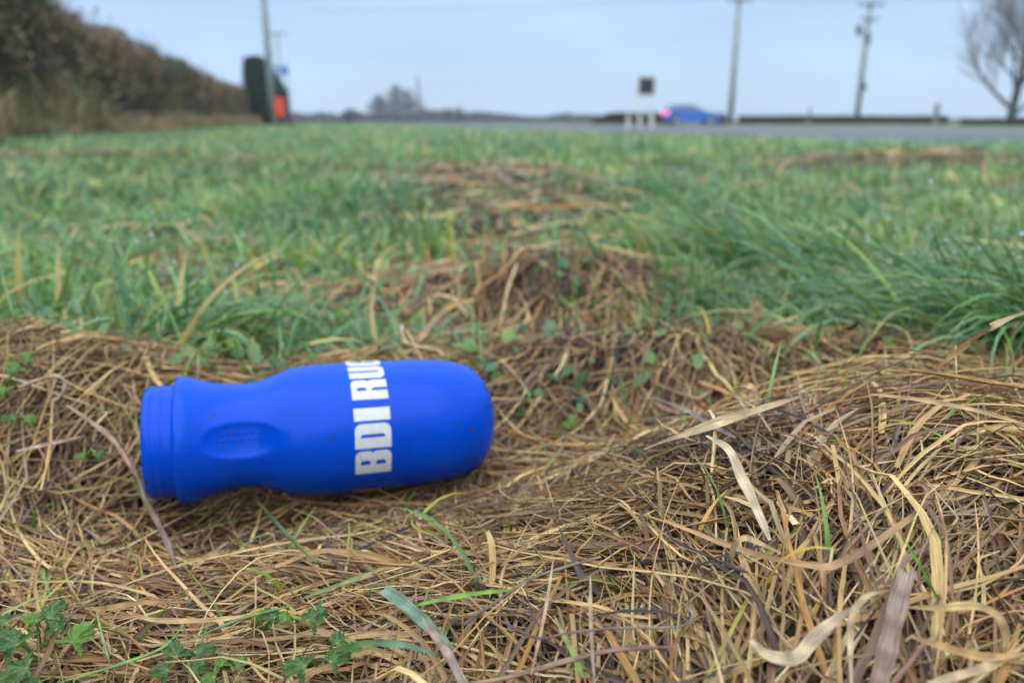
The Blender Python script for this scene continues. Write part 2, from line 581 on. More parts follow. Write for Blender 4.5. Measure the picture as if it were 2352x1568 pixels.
def straw(N, region, M, K, lrange, wrange, layer, wide=1.9, curl=1.0, loops=0.035, pal=STRAW_PALETTE, pp=STRAW_P, need=None):
    x, y = region(N)
    if need is not None:
        keep = rng.random(len(x)) < need(x, y)
        x, y = x[keep], y[keep]
    N = len(x)
    flow = 2.6 * (fbm(x * 4, y * 4, 41) - 0.5) * np.pi + 0.25
    th = flow + rng.normal(0, 0.52, N)
    L = rng.uniform(*lrange, N) * np.where(rng.random(N) < 0.12, 1.6, 1.0)
    t = np.linspace(0, 1, M)
    k1, k2 = rng.normal(0, 0.9 * curl, N), rng.normal(0, 0.6 * curl, N)
    tight = rng.random(N) < loops
    k1 = np.where(tight, rng.choice([-1, 1], N) * rng.uniform(2.5, 4.5, N), k1)
    kink = np.where(rng.random(N) < 0.22, rng.normal(0, 0.9, N), 0)
    kp = rng.uniform(0.25, 0.75, N)
    ang = th[:, None] + k1[:, None] * (t - 0.5) + k2[:, None] * np.sin(t * 6 + x[:, None] * 50) * 0.5 + kink[:, None] * (t > kp[:, None])
    st = L[:, None] / (M - 1)
    px = x[:, None] + np.cumsum(np.cos(ang) * st, 1) - 0.5 * L[:, None] * np.cos(th)[:, None]
    py = y[:, None] + np.cumsum(np.sin(ang) * st, 1) - 0.5 * L[:, None] * np.sin(th)[:, None]
    z0 = terrain(px, py)
    ctr = z0.mean(1, keepdims=True)
    stiff = rng.uniform(0.0, 0.5, N)[:, None]
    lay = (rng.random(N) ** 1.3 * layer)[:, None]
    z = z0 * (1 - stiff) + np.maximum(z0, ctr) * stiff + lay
    up = rng.random(N) < 0.16
    lift = np.where(up, rng.uniform(0.004, 0.022, N), rng.uniform(0, 0.004, N))
    lift = lift * (1 - 0.85 * np.clip(bump(x, y, -0.11, 0.35, 0.11, 0.045, 1.4, 0.2), 0, 1))
    shape = np.where((rng.random(N) < 0.5)[:, None], np.sin(np.pi * t)[None, :], (t ** 2)[None, :])
    z = z + lift[:, None] * shape + rng.normal(0, 0.0006, (N, M))
    P = np.stack([px, py, z], -1)
    P = push_out_of_bottle(P)
    w = rng.uniform(*wrange, N) * np.where(rng.random(N) < 0.10, wide, 1.0)
    taper = (1 - 0.75 * t ** 3)[None, :] * (0.75 + 0.25 * np.sin(np.pi * np.minimum(t * 2.2, 1)))[None, :]
    W = w[:, None] * taper
    roll = rng.normal(0, 0.45, N)[:, None] + rng.normal(0, 0.7, N)[:, None] * (t - 0.5)
    S, Nn = frames(P, roll)
    ci = rng.choice(len(pal), N, p=pp)
    c0 = pal[ci] * rng.uniform(0.75, 1.2, N)[:, None]
    deepf = (0.20 + 1.02 * (lay / layer) ** 0.8) * np.array([1.0, 1.03, 1.0])      # shade of the gaps painted in: strands darken towards the bottom of the mat
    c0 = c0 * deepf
    rot = np.zeros(N)  # strength of decay and painted shade per strand
    for cx, cy, sx, sy in ROT_AND_SHADE:
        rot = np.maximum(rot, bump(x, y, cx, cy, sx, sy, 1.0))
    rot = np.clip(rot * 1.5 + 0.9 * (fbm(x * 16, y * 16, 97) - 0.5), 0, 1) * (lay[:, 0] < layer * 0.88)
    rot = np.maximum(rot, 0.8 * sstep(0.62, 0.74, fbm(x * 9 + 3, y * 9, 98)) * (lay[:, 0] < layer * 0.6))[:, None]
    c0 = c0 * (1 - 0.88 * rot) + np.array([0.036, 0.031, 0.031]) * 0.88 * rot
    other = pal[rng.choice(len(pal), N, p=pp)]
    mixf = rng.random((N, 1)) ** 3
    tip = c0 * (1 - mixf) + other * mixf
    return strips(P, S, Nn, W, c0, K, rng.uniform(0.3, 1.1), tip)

def cat_strips(parts):
    vs, qs, cs, ss, off = [], [], [], [], 0
    for v, q, c, s in parts:
        vs.append(v); qs.append(q + off); cs.append(c); ss.append(s)
        off += len(v)
    return np.concatenate(vs), np.concatenate(qs), np.concatenate(cs), np.concatenate(ss)

def wedge(y0, y1, power=1.0, margin=0.12, slope=0.70, xmin=None, xmax=None):
    def f(N):
        u = rng.random(N)
        y = (y0 ** power + u * (y1 ** power - y0 ** power)) ** (1 / power)
        half = slope * y + margin
        x = rng.uniform(-1, 1, N) * half
        return x, y
    return f

def flank(y0, y1, width, inner=0.10, slope=0.68):
    def f(N):
        y = rng.uniform(y0, y1, N)
        x = (np.maximum(slope * y, 0) + inner + rng.random(N) * width) * rng.choice([-1, 1], N)
        return x, y
    return f

parts = []
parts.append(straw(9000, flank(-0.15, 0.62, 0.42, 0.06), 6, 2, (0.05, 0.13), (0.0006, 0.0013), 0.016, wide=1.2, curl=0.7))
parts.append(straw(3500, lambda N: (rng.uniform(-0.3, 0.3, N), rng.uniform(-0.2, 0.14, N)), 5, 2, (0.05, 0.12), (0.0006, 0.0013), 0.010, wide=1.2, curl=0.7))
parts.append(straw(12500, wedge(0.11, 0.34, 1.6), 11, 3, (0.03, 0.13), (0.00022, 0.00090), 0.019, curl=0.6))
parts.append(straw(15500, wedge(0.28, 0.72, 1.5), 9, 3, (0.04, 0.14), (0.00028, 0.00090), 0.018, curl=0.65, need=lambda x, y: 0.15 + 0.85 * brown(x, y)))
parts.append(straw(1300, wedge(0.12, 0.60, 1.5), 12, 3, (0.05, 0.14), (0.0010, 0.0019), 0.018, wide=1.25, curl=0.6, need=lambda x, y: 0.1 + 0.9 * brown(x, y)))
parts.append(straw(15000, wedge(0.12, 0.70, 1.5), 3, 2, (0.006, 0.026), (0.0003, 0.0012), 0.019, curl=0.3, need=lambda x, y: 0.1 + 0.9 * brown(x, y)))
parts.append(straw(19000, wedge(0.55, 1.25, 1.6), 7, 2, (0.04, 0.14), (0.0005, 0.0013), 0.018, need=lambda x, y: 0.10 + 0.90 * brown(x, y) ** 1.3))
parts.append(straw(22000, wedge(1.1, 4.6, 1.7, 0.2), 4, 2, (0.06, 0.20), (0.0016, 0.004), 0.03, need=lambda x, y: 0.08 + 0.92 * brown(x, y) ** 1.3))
v, q, c, s = cat_strips(parts)
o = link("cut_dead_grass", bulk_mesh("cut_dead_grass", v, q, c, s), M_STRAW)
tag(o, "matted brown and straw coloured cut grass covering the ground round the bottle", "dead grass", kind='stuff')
N_STRAW = len(q)

GREEN_PALETTE = np.array([1.52, 1.60, 1.40]) * np.array([[0.085, 0.195, 0.065], [0.105, 0.225, 0.100], [0.060, 0.150, 0.070], [0.140, 0.260, 0.060], [0.135, 0.255, 0.140],
                          [0.20, 0.26, 0.065], [0.40, 0.31, 0.14]])
GREEN_P = np.array([0.18, 0.23, 0.14, 0.15, 0.15, 0.06, 0.09])

def blades(x, y, hgt, wid, M, K, lean=0.7, leandir=None, leanspread=1.2, pal=GREEN_PALETTE, pp=GREEN_P, droop=1.0, zoff=0.0):
    N = len(x)
    t = np.linspace(0, 1, M)
    d = rng.uniform(0, 2 * np.pi, N) if leandir is None else leandir + rng.normal(0, leanspread, N)
    a0 = np.clip(rng.normal(0.35 * lean, 0.22, N), 0.0, 1.2)            # from vertical at the root
    a1 = a0 + np.abs(rng.normal(0.9 * lean * droop, 0.5, N))            # at the tip
    tilt = a0[:, None] + (a1 - a0)[:, None] * (t ** 1.5)[None, :]
    st = (hgt / (M - 1))[:, None]
    h = np.cumsum(np.sin(tilt) * st, 1) - np.sin(tilt[:, :1]) * st
    z = np.cumsum(np.cos(tilt) * st, 1) - np.cos(tilt[:, :1]) * st
    dd = d[:, None] + rng.normal(0, 0.25, N)[:, None] * t
    X, Y = x[:, None] + np.cos(dd) * h, y[:, None] + np.sin(dd) * h
    Zg = terrain(X, Y)
    Z = np.maximum(terrain(x, y)[:, None] + z + zoff, Zg + 0.002)
    P = push_out_of_bottle(np.stack([X, Y, Z], -1), 0.003)
    W = wid[:, None] * np.maximum(0.06, (1 - t ** 2.2))[None, :] * (0.55 + 0.45 * np.minimum(1, t * 4))[None, :]
    T = np.gradient(P, axis=1)
    T /= np.linalg.norm(T, axis=-1, keepdims=True) + 1e-12
    sd = np.stack([-np.sin(dd), np.cos(dd), np.zeros_like(dd)], -1)
    S = sd + rng.normal(0, 0.5, N)[:, None, None] * np.cross(T, sd)
    S /= np.linalg.norm(S, axis=-1, keepdims=True)
    Nn = np.cross(S, T)
    ci = rng.choice(len(pal), N, p=pp)
    c0 = pal[ci] * rng.uniform(0.70, 1.28, N)[:, None]
    tn = (fbm(x * 3.1, y * 3.1, 131) - 0.5)[:, None] * 2.6
    c0 = c0 * np.clip(1 + tn * np.array([0.55, 0.30, 0.10]), 0.45, 1.7)
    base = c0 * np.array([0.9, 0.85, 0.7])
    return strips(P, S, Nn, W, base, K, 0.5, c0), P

drop_sites = []
parts = []
# nearer sward, in clumps
def clumped(N, region, spread, clumps):
    cx, cy = region(clumps)
    k = rng.integers(0, clumps, N)
    sp = spread(cy[k])
    return cx[k] + rng.normal(0, 1, N) * sp, cy[k] + rng.normal(0, 1, N) * sp, k

def sward(N, region, clumps, spread, h, w, M, K, lean, keep_brown=0.04, drops=True):
    x, y, k = clumped(N, region, spread, clumps)
    b = brown(x, y)
    keep = rng.random(N) < np.clip(1 - b, keep_brown, 1)
    keep &= (lateral(x, y) < ROAD_A + 0.15) & (lateral(x, y) > -3.6) & (y > 0.47)
    x, y, k = x[keep], y[keep], k[keep]
    n = len(x)
    cd = rng.uniform(0, 2 * np.pi, clumps)[k]
    ch = rng.uniform(0.6, 1.25, clumps)[k]
    s, P = blades(x, y, rng.uniform(*h, n) * ch, rng.uniform(*w, n), M, K, lean, cd, 0.9)
    if drops: drop_sites.append(P)
    return s

parts.append(sward(9000, wedge(0.50, 1.05, 1.4, 0.15), 360, lambda y: 0.03 + 0 * y, (0.025, 0.085), (0.0012, 0.0028), 7, 3, 1.35))
parts.append(sward(20000, wedge(0.95, 2.2, 1.4, 0.2), 900, lambda y: 0.05 + 0 * y, (0.03, 0.095), (0.0014, 0.0034), 6, 2, 1.25))
parts.append(sward(26000, wedge(2.0, 5.5, 1.4, 0.4), 1500, lambda y: 0.08 + 0 * y, (0.035, 0.10), (0.002, 0.0048), 5, 2, 1.1, drops=False))
parts.append(sward(9000, flank(0.5, 2.4, 1.0, 0.12), 400, lambda y: 0.05 + 0 * y, (0.03, 0.10), (0.0018, 0.0042), 5, 2, 1.1, drops=False))
# the wet tussock at the right, combed over to the left
def tussock(N, cx, cy, sx, sy, h, w, ldir, lean, spread=0.35):
    x, y = cx + rng.normal(0, sx, N), cy + rng.normal(0, sy, N)
    s, P = blades(x, y, rng.uniform(*h, N), rng.uniform(*w, N), 9, 3, lean, ldir, spread)
    drop_sites.extend([P, P])
    return s
parts.append(tussock(950, 0.47, 0.645, 0.075, 0.06, (0.09, 0.185), (0.0012, 0.0024), R(188), 1.55))
parts.append(tussock(480, 0.43, 0.545, 0.04, 0.03, (0.09, 0.17), (0.0012, 0.0022), R(205), 1.5))
parts.append(tussock(420, 0.30, 0.98, 0.09, 0.05, (0.10, 0.18), (0.0014, 0.0026), R(190), 1.5))
parts.append(tussock(260, 0.20, 0.74, 0.05, 0.04, (0.04, 0.08), (0.0012, 0.0024), R(200), 0.9, 1.3))
# blades standing at the left and a bent bunch in front of them
parts.append(tussock(55, -0.43, 0.68, 0.06, 0.04, (0.06, 0.13), (0.0018, 0.0036), R(100), 0.45, 1.5))
parts.append(tussock(60, -0.27, 0.60, 0.03, 0.015, (0.09, 0.14), (0.0020, 0.0034), R(10), 1.5, 0.35))
parts.append(tussock(26, -0.115, 1.02, 0.02, 0.015, (0.08, 0.12), (0.0025, 0.0040), R(90), 0.25, 1.5))
gx, gy = wedge(0.20, 0.62, 1.4, 0.1)(900)
gk = rng.random(900) < 0.25 + 0.75 * sstep(0.45, 0.75, fbm(gx * 7, gy * 7, 141))
gx, gy = gx[gk], gy[gk]
gs, P = blades(gx, gy, rng.uniform(0.015, 0.055, len(gx)), rng.uniform(0.0005, 0.0014, len(gx)), 7, 3, 1.3, zoff=0.006, pal=GREEN_PALETTE * np.array([1.15, 1.0, 0.55]))
parts.append(gs)
v, q, c, s = cat_strips(parts)
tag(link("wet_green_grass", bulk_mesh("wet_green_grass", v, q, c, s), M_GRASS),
    "wet blue green grass growing behind the dead cut grass", "grass", kind='stuff')
N_GRASS = len(q)

# far sward to the horizon
parts = []
def far_sward(N, y0, y1, h, w, M, slope=0.72, lat0=-3.4):
    x, y = wedge(y0, y1, 1.35, 0.6, slope)(N)
    keep = (lateral(x, y) < ROAD_A + 0.1) & (lateral(x, y) > lat0) & (rng.random(N) < 1 - 0.85 * brown(x, y))
    x, y = x[keep], y[keep]
    n = len(x)
    tone = fbm(x * 0.8, y * 0.8, 77)
    pp = GREEN_P
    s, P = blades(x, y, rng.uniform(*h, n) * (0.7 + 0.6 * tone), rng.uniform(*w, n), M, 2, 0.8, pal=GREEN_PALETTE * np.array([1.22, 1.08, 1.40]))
    return s
parts.append(far_sward(42000, 5, 14, (0.05, 0.125), (0.004, 0.010), 4))
parts.append(far_sward(26000, 13, 40, (0.06, 0.13), (0.012, 0.030), 3))
parts.append(far_sward(9000, 38, 110, (0.08, 0.16), (0.04, 0.09), 3))
v, q, c, s = cat_strips(parts)
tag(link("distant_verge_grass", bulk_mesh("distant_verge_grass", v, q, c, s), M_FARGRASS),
    "green verge grass running away to the road and the horizon", "grass", kind='stuff')
N_FAR = len(q)

# dry pale grass at the foot of the hedge
TAN = 1.25 * np.array([[0.34, 0.25, 0.14], [0.26, 0.18, 0.10], [0.40, 0.30, 0.17], [0.16, 0.17, 0.07], [0.10, 0.15, 0.06]])
n = 16000
sl = rng.uniform(1.5, 50, n) ** 1.0
lt = -2.75 - np.abs(rng.normal(0, 0.42, n)) + 0.35 * (fbm(sl * 0.5, sl * 0, 92) - 0.5)
bx, by = HU.x * sl + HN.x * lt, HU.y * sl + HN.y * lt
hh = rng.uniform(0.10, 0.50, n) * (0.15 + 2.1 * fbm(sl * 0.9, lt * 0.3, 91) ** 1.6) * (1 + 0.9 * (1 - sstep(9, 18, sl)))
sA, P = blades(bx, by, hh, rng.uniform(0.004, 0.011, n), 4, 2, 0.55, pal=TAN, pp=np.array([0.24, 0.20, 0.14, 0.22, 0.20]))
# and along the far side of the road
n = 6000
xx = rng.uniform(4, 48, n)
yy = 58.6 + rng.normal(0, 0.25, n) - 0.42 * np.clip(xx - 20, 0, 40) * 0
sB, P = blades(xx, yy, rng.uniform(0.04, 0.16, n), rng.uniform(0.02, 0.05, n), 3, 2, 0.5, pal=TAN, pp=np.array([0.35, 0.3, 0.15, 0.1, 0.1]))
v, q, c, s = cat_strips([sA, sB])
tag(link("dry_bank_grass", bulk_mesh("dry_bank_grass", v, q, c, s), M_FARGRASS),
    "pale dry grass along the foot of the hedges", "grass", kind='stuff')

# dew: small beads of water on the blades
def ico(sub):
    bm = bmesh.new()
    bmesh.ops.create_icosphere(bm, subdivisions=sub, radius=1.0)
    v = np.array([x.co[:] for x in bm.verts])
    f = np.array([[w.index for w in fc.verts] for fc in bm.faces])
    bm.free()
    return v, f

def water_material():
    m, n, l, b = new_mat("water")
    b.inputs["Base Color"].default_value = (1, 1, 1, 1)
    b.inputs["Roughness"].default_value = 0.0
    b.inputs["IOR"].default_value = 1.33
    b.inputs["Transmission Weight"].default_value = 1.0
    return m
M_WATER = water_material()

iv, iff = ico(2)
pts = []
for P in drop_sites:
    N, M = P.shape[:2]
    k = min(N, max(60, int(N * 0.16)))
    sel = rng.choice(N, k, replace=False)
    mi = rng.integers(M // 2, M, k)
    pts.append(P[sel, mi])
pts = np.concatenate(pts)
pts = pts[(pts[:, 1] < 2.2) & (vnoise(pts[:, 0] * 4, pts[:, 1] * 4, 71) > 0.42) & ((pts[:, 0] > 0.2) | (pts[:, 0] < -0.22))]
rr = rng.uniform(0.0009, 0.0021, len(pts))
pts = pts + np.stack([0 * rr, -0.3 * rr, 0.8 * rr], 1)
V = (pts[:, None, :] + iv[None] * rr[:, None, None]).reshape(-1, 3)
Fq = (iff[None] + (np.arange(len(pts)) * len(iv))[:, None, None]).reshape(-1, 3)
tag(link("dew_drops", bulk_mesh("dew_drops", V, Fq), M_WATER), "clear dew beads clinging to the green grass blades", "dew", kind='stuff')

# ------------------------------------------------------------------ single blades and stems that stand out
def catmull(pts, n):
    P = [pts[0] * 2 - pts[1]] + list(pts) + [pts[-1] * 2 - pts[-2]]
    out, segs = [], len(pts) - 1
    for i in range(n):
        f = i / (n - 1) * segs
        k = min(int(f), segs - 1)
        t = f - k
        a, b, c, d = P[k], P[k + 1], P[k + 2], P[k + 3]
        out.append(0.5 * ((2 * b) + (c - a) * t + (2 * a - 5 * b + 4 * c - d) * t * t + (3 * b - a - 3 * c + d) * t * t * t))
    return np.array([v[:] for v in out])

def hero(name, label, cat, pix, wpx, c0, c1=None, lifts=None, kind='leaf', roll=0.0, twist=0.0, tip='both', mat=None, group=None, off=0.026):
    pts, deps = [], []
    for i, (px, py) in enumerate(pix):
        p, t = hit(px, py, off + (lifts[i] if lifts else 0.0))
        pts.append(p); deps.append(t)
    n = max(14, 6 * len(pix))
    C = catmull(pts, n)[None]
    C = push_out_of_bottle(C, 0.0015) if kind != 'free' else C
    t = np.linspace(0, 1, n)
    hw = 0.5 * wpx * float(np.mean(deps)) / F
    if tip == 'both': prof = np.clip(np.sin(np.pi * np.clip(t, 0.02, 0.98)) ** 0.45, 0.12, 1)
    elif tip == 'end': prof = np.clip((1 - t ** 4), 0.08, 1)
    elif tip == 'start': prof = np.clip((1 - (1 - t) ** 4), 0.08, 1)
    else: prof = np.ones(n)
    prof = prof * (1 + 0.10 * np.sin(t * 17 + wpx))
    W = (hw * prof)[None]
    c1 = c1 or c0
    col = np.array(c0)[None, None, :] * (1 - t)[None, :, None] + np.array(c1)[None, None, :] * t[None, :, None]
    col = col * (1 + 0.22 * np.sin(t * 23 + len(label)))[None, :, None] * (1 + 0.10 * np.sin(t * 51))[None, :, None]
    if kind == 'stem':
        K = 7
        T = np.gradient(C, axis=1)
        T /= np.linalg.norm(T, axis=-1, keepdims=True)
        S, Nn = frames(C, np.zeros((1, n)))
        a = np.linspace(0, 2 * np.pi, K)
        V = C[:, :, None, :] + W[:, :, None, None] * (S[:, :, None, :] * np.cos(a)[None, None, :, None] + Nn[:, :, None, :] * np.sin(a)[None, None, :, None])
        idx = np.arange(n * K).reshape(1, n, K)
        q = np.stack([idx[:, :-1, :-1], idx[:, :-1, 1:], idx[:, 1:, 1:], idx[:, 1:, :-1]], -1).reshape(-1, 4)
        cc = np.repeat(col[:, :, None, :], K, 2).reshape(-1, 3)
        stp = np.zeros((1, n, K, 3)); stp[..., 0] = (a / 6)[None, None, :]; stp[..., 1] = (t * 8)[None, :, None]; stp[..., 2] = len(label) * 0.3
        V, stp = V.reshape(-1, 3), stp.reshape(-1, 3)
    else:
        rl = (roll + twist * (t - 0.5))[None]
        T = np.gradient(C, axis=1)
        T /= np.linalg.norm(T, axis=-1, keepdims=True)
        view = np.array([0, 0, CAMZ]) - C
        view /= np.linalg.norm(view, axis=-1, keepdims=True)
        nn = view * 0.6 + np.array([0, 0, 0.6])
        S = np.cross(T, nn)
        S /= np.linalg.norm(S, axis=-1, keepdims=True) + 1e-9
        Nn = np.cross(S, T)
        cr, sr = np.cos(rl)[..., None], np.sin(rl)[..., None]
        S, Nn = S * cr + Nn * sr, Nn * cr - S * sr
        V, q, cc, stp = strips(C, S, Nn, W, col, 5, 0.55)
        stp[:, 2] = len(label) * 0.3
    me = bulk_mesh(name, V, q, cc, stp)
    o = link(name, me, mat or M_STRAW)
    return tag(o, label, cat, group)

TANL, PALE, BRN, GRY, ORG, PUR, DRK = (0.46, 0.32, 0.17), (0.60, 0.50, 0.32), (0.26, 0.16, 0.09), (0.30, 0.24, 0.19), (0.45, 0.23, 0.07), (0.24, 0.15, 0.125), (0.05, 0.038, 0.038)
GRN, LGR, BGR = (0.09, 0.23, 0.05), (0.20, 0.40, 0.05), (0.14, 0.27, 0.18)
DB, DS, GB = "dry_grass_leaf", "dry_straw", "green_grass_leaf"
LEAFC, STEMC, GRC = "dead leaf", "stem", "grass blade"

hero(DB, "pale broad dry leaf lying along the crest of the hay heap right of the bottle", LEAFC, [(1478, 1032), (1590, 992), (1700, 955), (1835, 912)], 24, PALE, TANL, [0.004, 0.012, 0.012, 0.004])
hero(DB, "bleached dry leaf folded over and hanging down the face of the hay heap", LEAFC, [(1622, 1000), (1672, 1032), (1705, 1100), (1738, 1170), (1768, 1240)], 24, PALE, (0.55, 0.45, 0.3), [0.012, 0.012, 0.008, 0.006, 0.003])
hero(DS, "thin yellow straw standing upright out of the top of the hay heap", STEMC, [(1812, 800), (1832, 862), (1850, 925), (1884, 1000)], 11, (0.62, 0.48, 0.2), TANL, None, 'leaf', 0.0, 0.0, 'start', off=0.02)
hero(DB, "long brown leaf that dips and swings back up in the heap of hay", LEAFC, [(1527, 1194), (1685, 1257), (1843, 1296), (1930, 1294), (2053, 1218), (2123, 1162), (2134, 1128), (2102, 1100)], 19, (0.50, 0.30, 0.15), BRN, [0.004] * 8, 'leaf', 0.2, 0.6)
hero(DB, "wide pale leaf bent like a U at the bottom edge of the heap", LEAFC, [(1723, 1468), (1765, 1504), (1826, 1512), (1866, 1472), (1913, 1428), (1966, 1392)], 34, PALE, (0.40, 0.31, 0.2), [0.004, 0.008, 0.012, 0.012, 0.01, 0.004], 'leaf', 0.1, 0.5)
hero(DB, "wide grey brown leaf lying straight towards the camera with a cut end", LEAFC, [(2084, 1310), (2062, 1395), (2038, 1490), (2016, 1580)], 40, GRY, PUR, [0.010] * 4, 'leaf', 0.05, 0.1, 'none')
hero(DB, "narrow tan leaf arched like a cane beside the wide grey brown leaf", LEAFC, [(2046, 1353), (1990, 1370), (1957, 1415), (1953, 1480), (1956, 1575)], 15, TANL, PALE, [0.006, 0.014, 0.012, 0.008, 0.004])
hero(DB, "yellow hooked leaf curling downwards at the end right of the grey brown leaf", LEAFC, [(2085, 1394), (2158, 1396), (2242, 1392), (2291, 1417), (2311, 1461), (2306, 1500)], 22, (0.55, 0.40, 0.17), TANL, [0.006, 0.01, 0.014, 0.012, 0.008, 0.004])
hero(GB, "lone bright green blade stuck upright in the straw heap", GRC, [(2073, 1231), (2114, 1300), (2153, 1375)], 9, (0.24, 0.50, 0.08), GRN, [0.02, 0.012, 0.002], 'leaf', 0, 0, 'start', M_GRASS)
hero(DS, "black thin stem crossing the heap below the folded pale leaf", STEMC, [(1530, 1206), (1548, 1240), (1615, 1271), (1685, 1303), (1718, 1314)], 6, DRK, DRK, [0.008] * 5, 'stem', tip='none')
hero(DB, "spotted straw coloured leaf forming a small arch on the heap", LEAFC, [(1681, 1302), (1685, 1258), (1709, 1236), (1746, 1248), (1794, 1270)], 16, (0.50, 0.38, 0.2), TANL, [0.002, 0.010, 0.014, 0.012, 0.006])
hero(GB, "broken blue green blade with a frayed tip lying below the bottle", GRC, [(880, 1352), (944, 1399), (995, 1449), (1042, 1486)], 30, (0.22, 0.33, 0.25), BGR, [0.012, 0.010, 0.008, 0.006], 'leaf', 0, 0.2, 'end', M_GRASS)
hero(DB, "purplish tan leaf overlapping the broken blue green blade", LEAFC, [(968, 1415), (1000, 1462), (1030, 1505), (1068, 1580)], 22, (0.36, 0.24, 0.19), GRY, [0.016, 0.014, 0.012, 0.012], 'leaf', 0.1, 0.2, 'start')
hero(GB, "yellow green blade lying flat right of the frayed blue green blade", GRC, [(937, 1394), (1017, 1376), (1100, 1362), (1182, 1354)], 12, LGR, LGR, [0.008] * 4, 'leaf', 0, 0, 'both', M_GRASS)
hero(GB, "dark green blade arching along the bottom edge below the bottle", GRC, [(752, 1500), (836, 1478), (926, 1482), (1003, 1502)], 17, GRN, BGR, [0.006, 0.012, 0.012, 0.006], 'leaf', 0, 0.3, 'both', M_GRASS)
hero(GB, "green blade with a withered tan tip poking from the straw at the bottom edge", GRC, [(1272, 1411), (1294, 1457), (1320, 1507), (1336, 1552)], 14, (0.38, 0.33, 0.14), LGR, [0.012, 0.01, 0.008, 0.004], 'leaf', 0, 0, 'start', M_GRASS)
hero(DS, "thick orange brown stem sweeping along the bottom edge of the heap", STEMC, [(1030, 1575), (1160, 1556), (1305, 1516), (1413, 1492), (1560, 1484)], 13, (0.36, 0.22, 0.13), PUR, [0.008] * 5, 'stem', tip='both')
hero(DS, "dark purple wiry stem looping back at its right end", STEMC, [(1152, 1426), (1233, 1464), (1305, 1453), (1413, 1442), (1558, 1438), (1590, 1413), (1569, 1384)], 6, (0.12, 0.08, 0.08), (0.30, 0.25, 0.2), [0.012] * 7, 'stem', tip='none')
hero(DS, "dark grey curved stem lying diagonally below the heap", STEMC, [(1063, 1435), (1161, 1366), (1233, 1323), (1380, 1278)], 7, (0.10, 0.085, 0.085), (0.28, 0.22, 0.16), [0.010] * 4, 'stem', tip='none')
hero(DS, "grey straw pointing straight down to the bottom edge of the heap", STEMC, [(1356, 1322), (1357, 1428), (1366, 1580)], 9, (0.48, 0.38, 0.24), GRY, [0.010] * 3, 'leaf')
hero(DS, "pinkish tan straw pointing down left of the grey straw", STEMC, [(1271, 1285), (1251, 1410), (1220, 1548)], 8, (0.52, 0.40, 0.30), (0.45, 0.28, 0.16), [0.012] * 3, 'leaf')
hero(DB, "yellow folded leaf making a small tent on the straw", LEAFC, [(1150, 1300), (1180, 1276), (1214, 1252), (1232, 1266), (1252, 1290)], 15, (0.52, 0.42, 0.22), (0.40, 0.30, 0.16), [0.004, 0.010, 0.016, 0.010, 0.004])
hero(DS, "grey brown stem leaning down beside the mouth of the bottle", STEMC, [(300, 1050), (334, 1141), (361, 1197), (385, 1246), (406, 1305)], 14, (0.25, 0.19, 0.15), (0.28, 0.2, 0.15), [0.008] * 5, 'stem', tip='both')
hero(GB, "thin olive green stem coming out from beneath the bottle", STEMC, [(582, 1140), (646, 1212), (714, 1278), (740, 1296)], 9, (0.13, 0.20, 0.05), (0.2, 0.24, 0.07), [0.003, 0.006, 0.006, 0.003], 'stem', tip='none', mat=M_GRASS)
hero(DB, "short tan stick below the waist of the bottle", LEAFC, [(441, 1306), (480, 1275), (526, 1242)], 11, (0.44, 0.30, 0.14), BRN, [0.006] * 3)
hero(DB, "pale straight straw lying across the left hay", LEAFC, [(36, 1036), (119, 1018), (195, 1000)], 9, (0.58, 0.47, 0.32), GRY, [0.008] * 3)
hero(DS, "looped straw curling round on top of the left hay", STEMC, [(43, 890), (95, 870), (133, 864), (149, 880), (143, 906), (124, 920)], 9, (0.40, 0.28, 0.18), (0.45, 0.36, 0.24), [0.006, 0.012, 0.018, 0.018, 0.012, 0.006], 'stem', tip='none')
hero(DS, "long tan stem running down the left hay towards the bottle mouth", STEMC, [(153, 930), (233, 987), (274, 1028), (312, 1092)], 13, (0.42, 0.30, 0.18), (0.36, 0.23, 0.15), [0.008] * 4, 'stem', tip='both')
hero(DB, "flat orange tan leaf along the top of the left hay", LEAFC, [(140, 782), (202, 768), (275, 780)], 16, (0.50, 0.36, 0.18), (0.42, 0.25, 0.09), [0.008, 0.012, 0.006])
hero(DB, "golden curved leaf rising behind the base of the bottle", LEAFC, [(952, 795), (982, 756), (1012, 720), (1045, 700), (1090, 689)], 17, (0.36, 0.24, 0.15), (0.55, 0.34, 0.10), [0.004, 0.010, 0.014, 0.016, 0.012])
hero(DS, "forked pale stem lying just behind the bottle", STEMC, [(922, 750), (930, 783), (952, 794), (1007, 806), (1019, 822)], 9, (0.50, 0.40, 0.28), TANL, [0.012, 0.010, 0.008, 0.008, 0.006], 'stem', tip='none')
hero(DB, "orange brown blade arching out of the wet tussock at the edge", LEAFC, [(2145, 850), (2235, 782), (2300, 740), (2365, 715)], 16, (0.40, 0.27, 0.12), (0.48, 0.33, 0.15), [0.006, 0.02, 0.03, 0.03])
hero(DS, "orange stem lying low below the wet tussock", STEMC, [(2060, 845), (2180, 862), (2290, 880), (2370, 892)], 11, (0.42, 0.25, 0.09), ORG, [0.006] * 4, 'stem', tip='both')
hero(DB, "short pale cut stalk standing between the heap and the green grass", "stalk", [(1734, 684), (1738, 725), (1742, 770)], 30, (0.58, 0.50, 0.26), (0.48, 0.38, 0.2), [0.035, 0.018, 0.002], 'leaf', 0, 0, 'none', off=0.016)
hero(GB, "long green runner creeping along the bottom left corner", "runner", [(125, 1570), (278, 1524), (377, 1484), (429, 1424)], 8, (0.16, 0.34, 0.07), (0.22, 0.40, 0.12), [0.008] * 4, 'stem', tip='both', mat=M_GRASS)
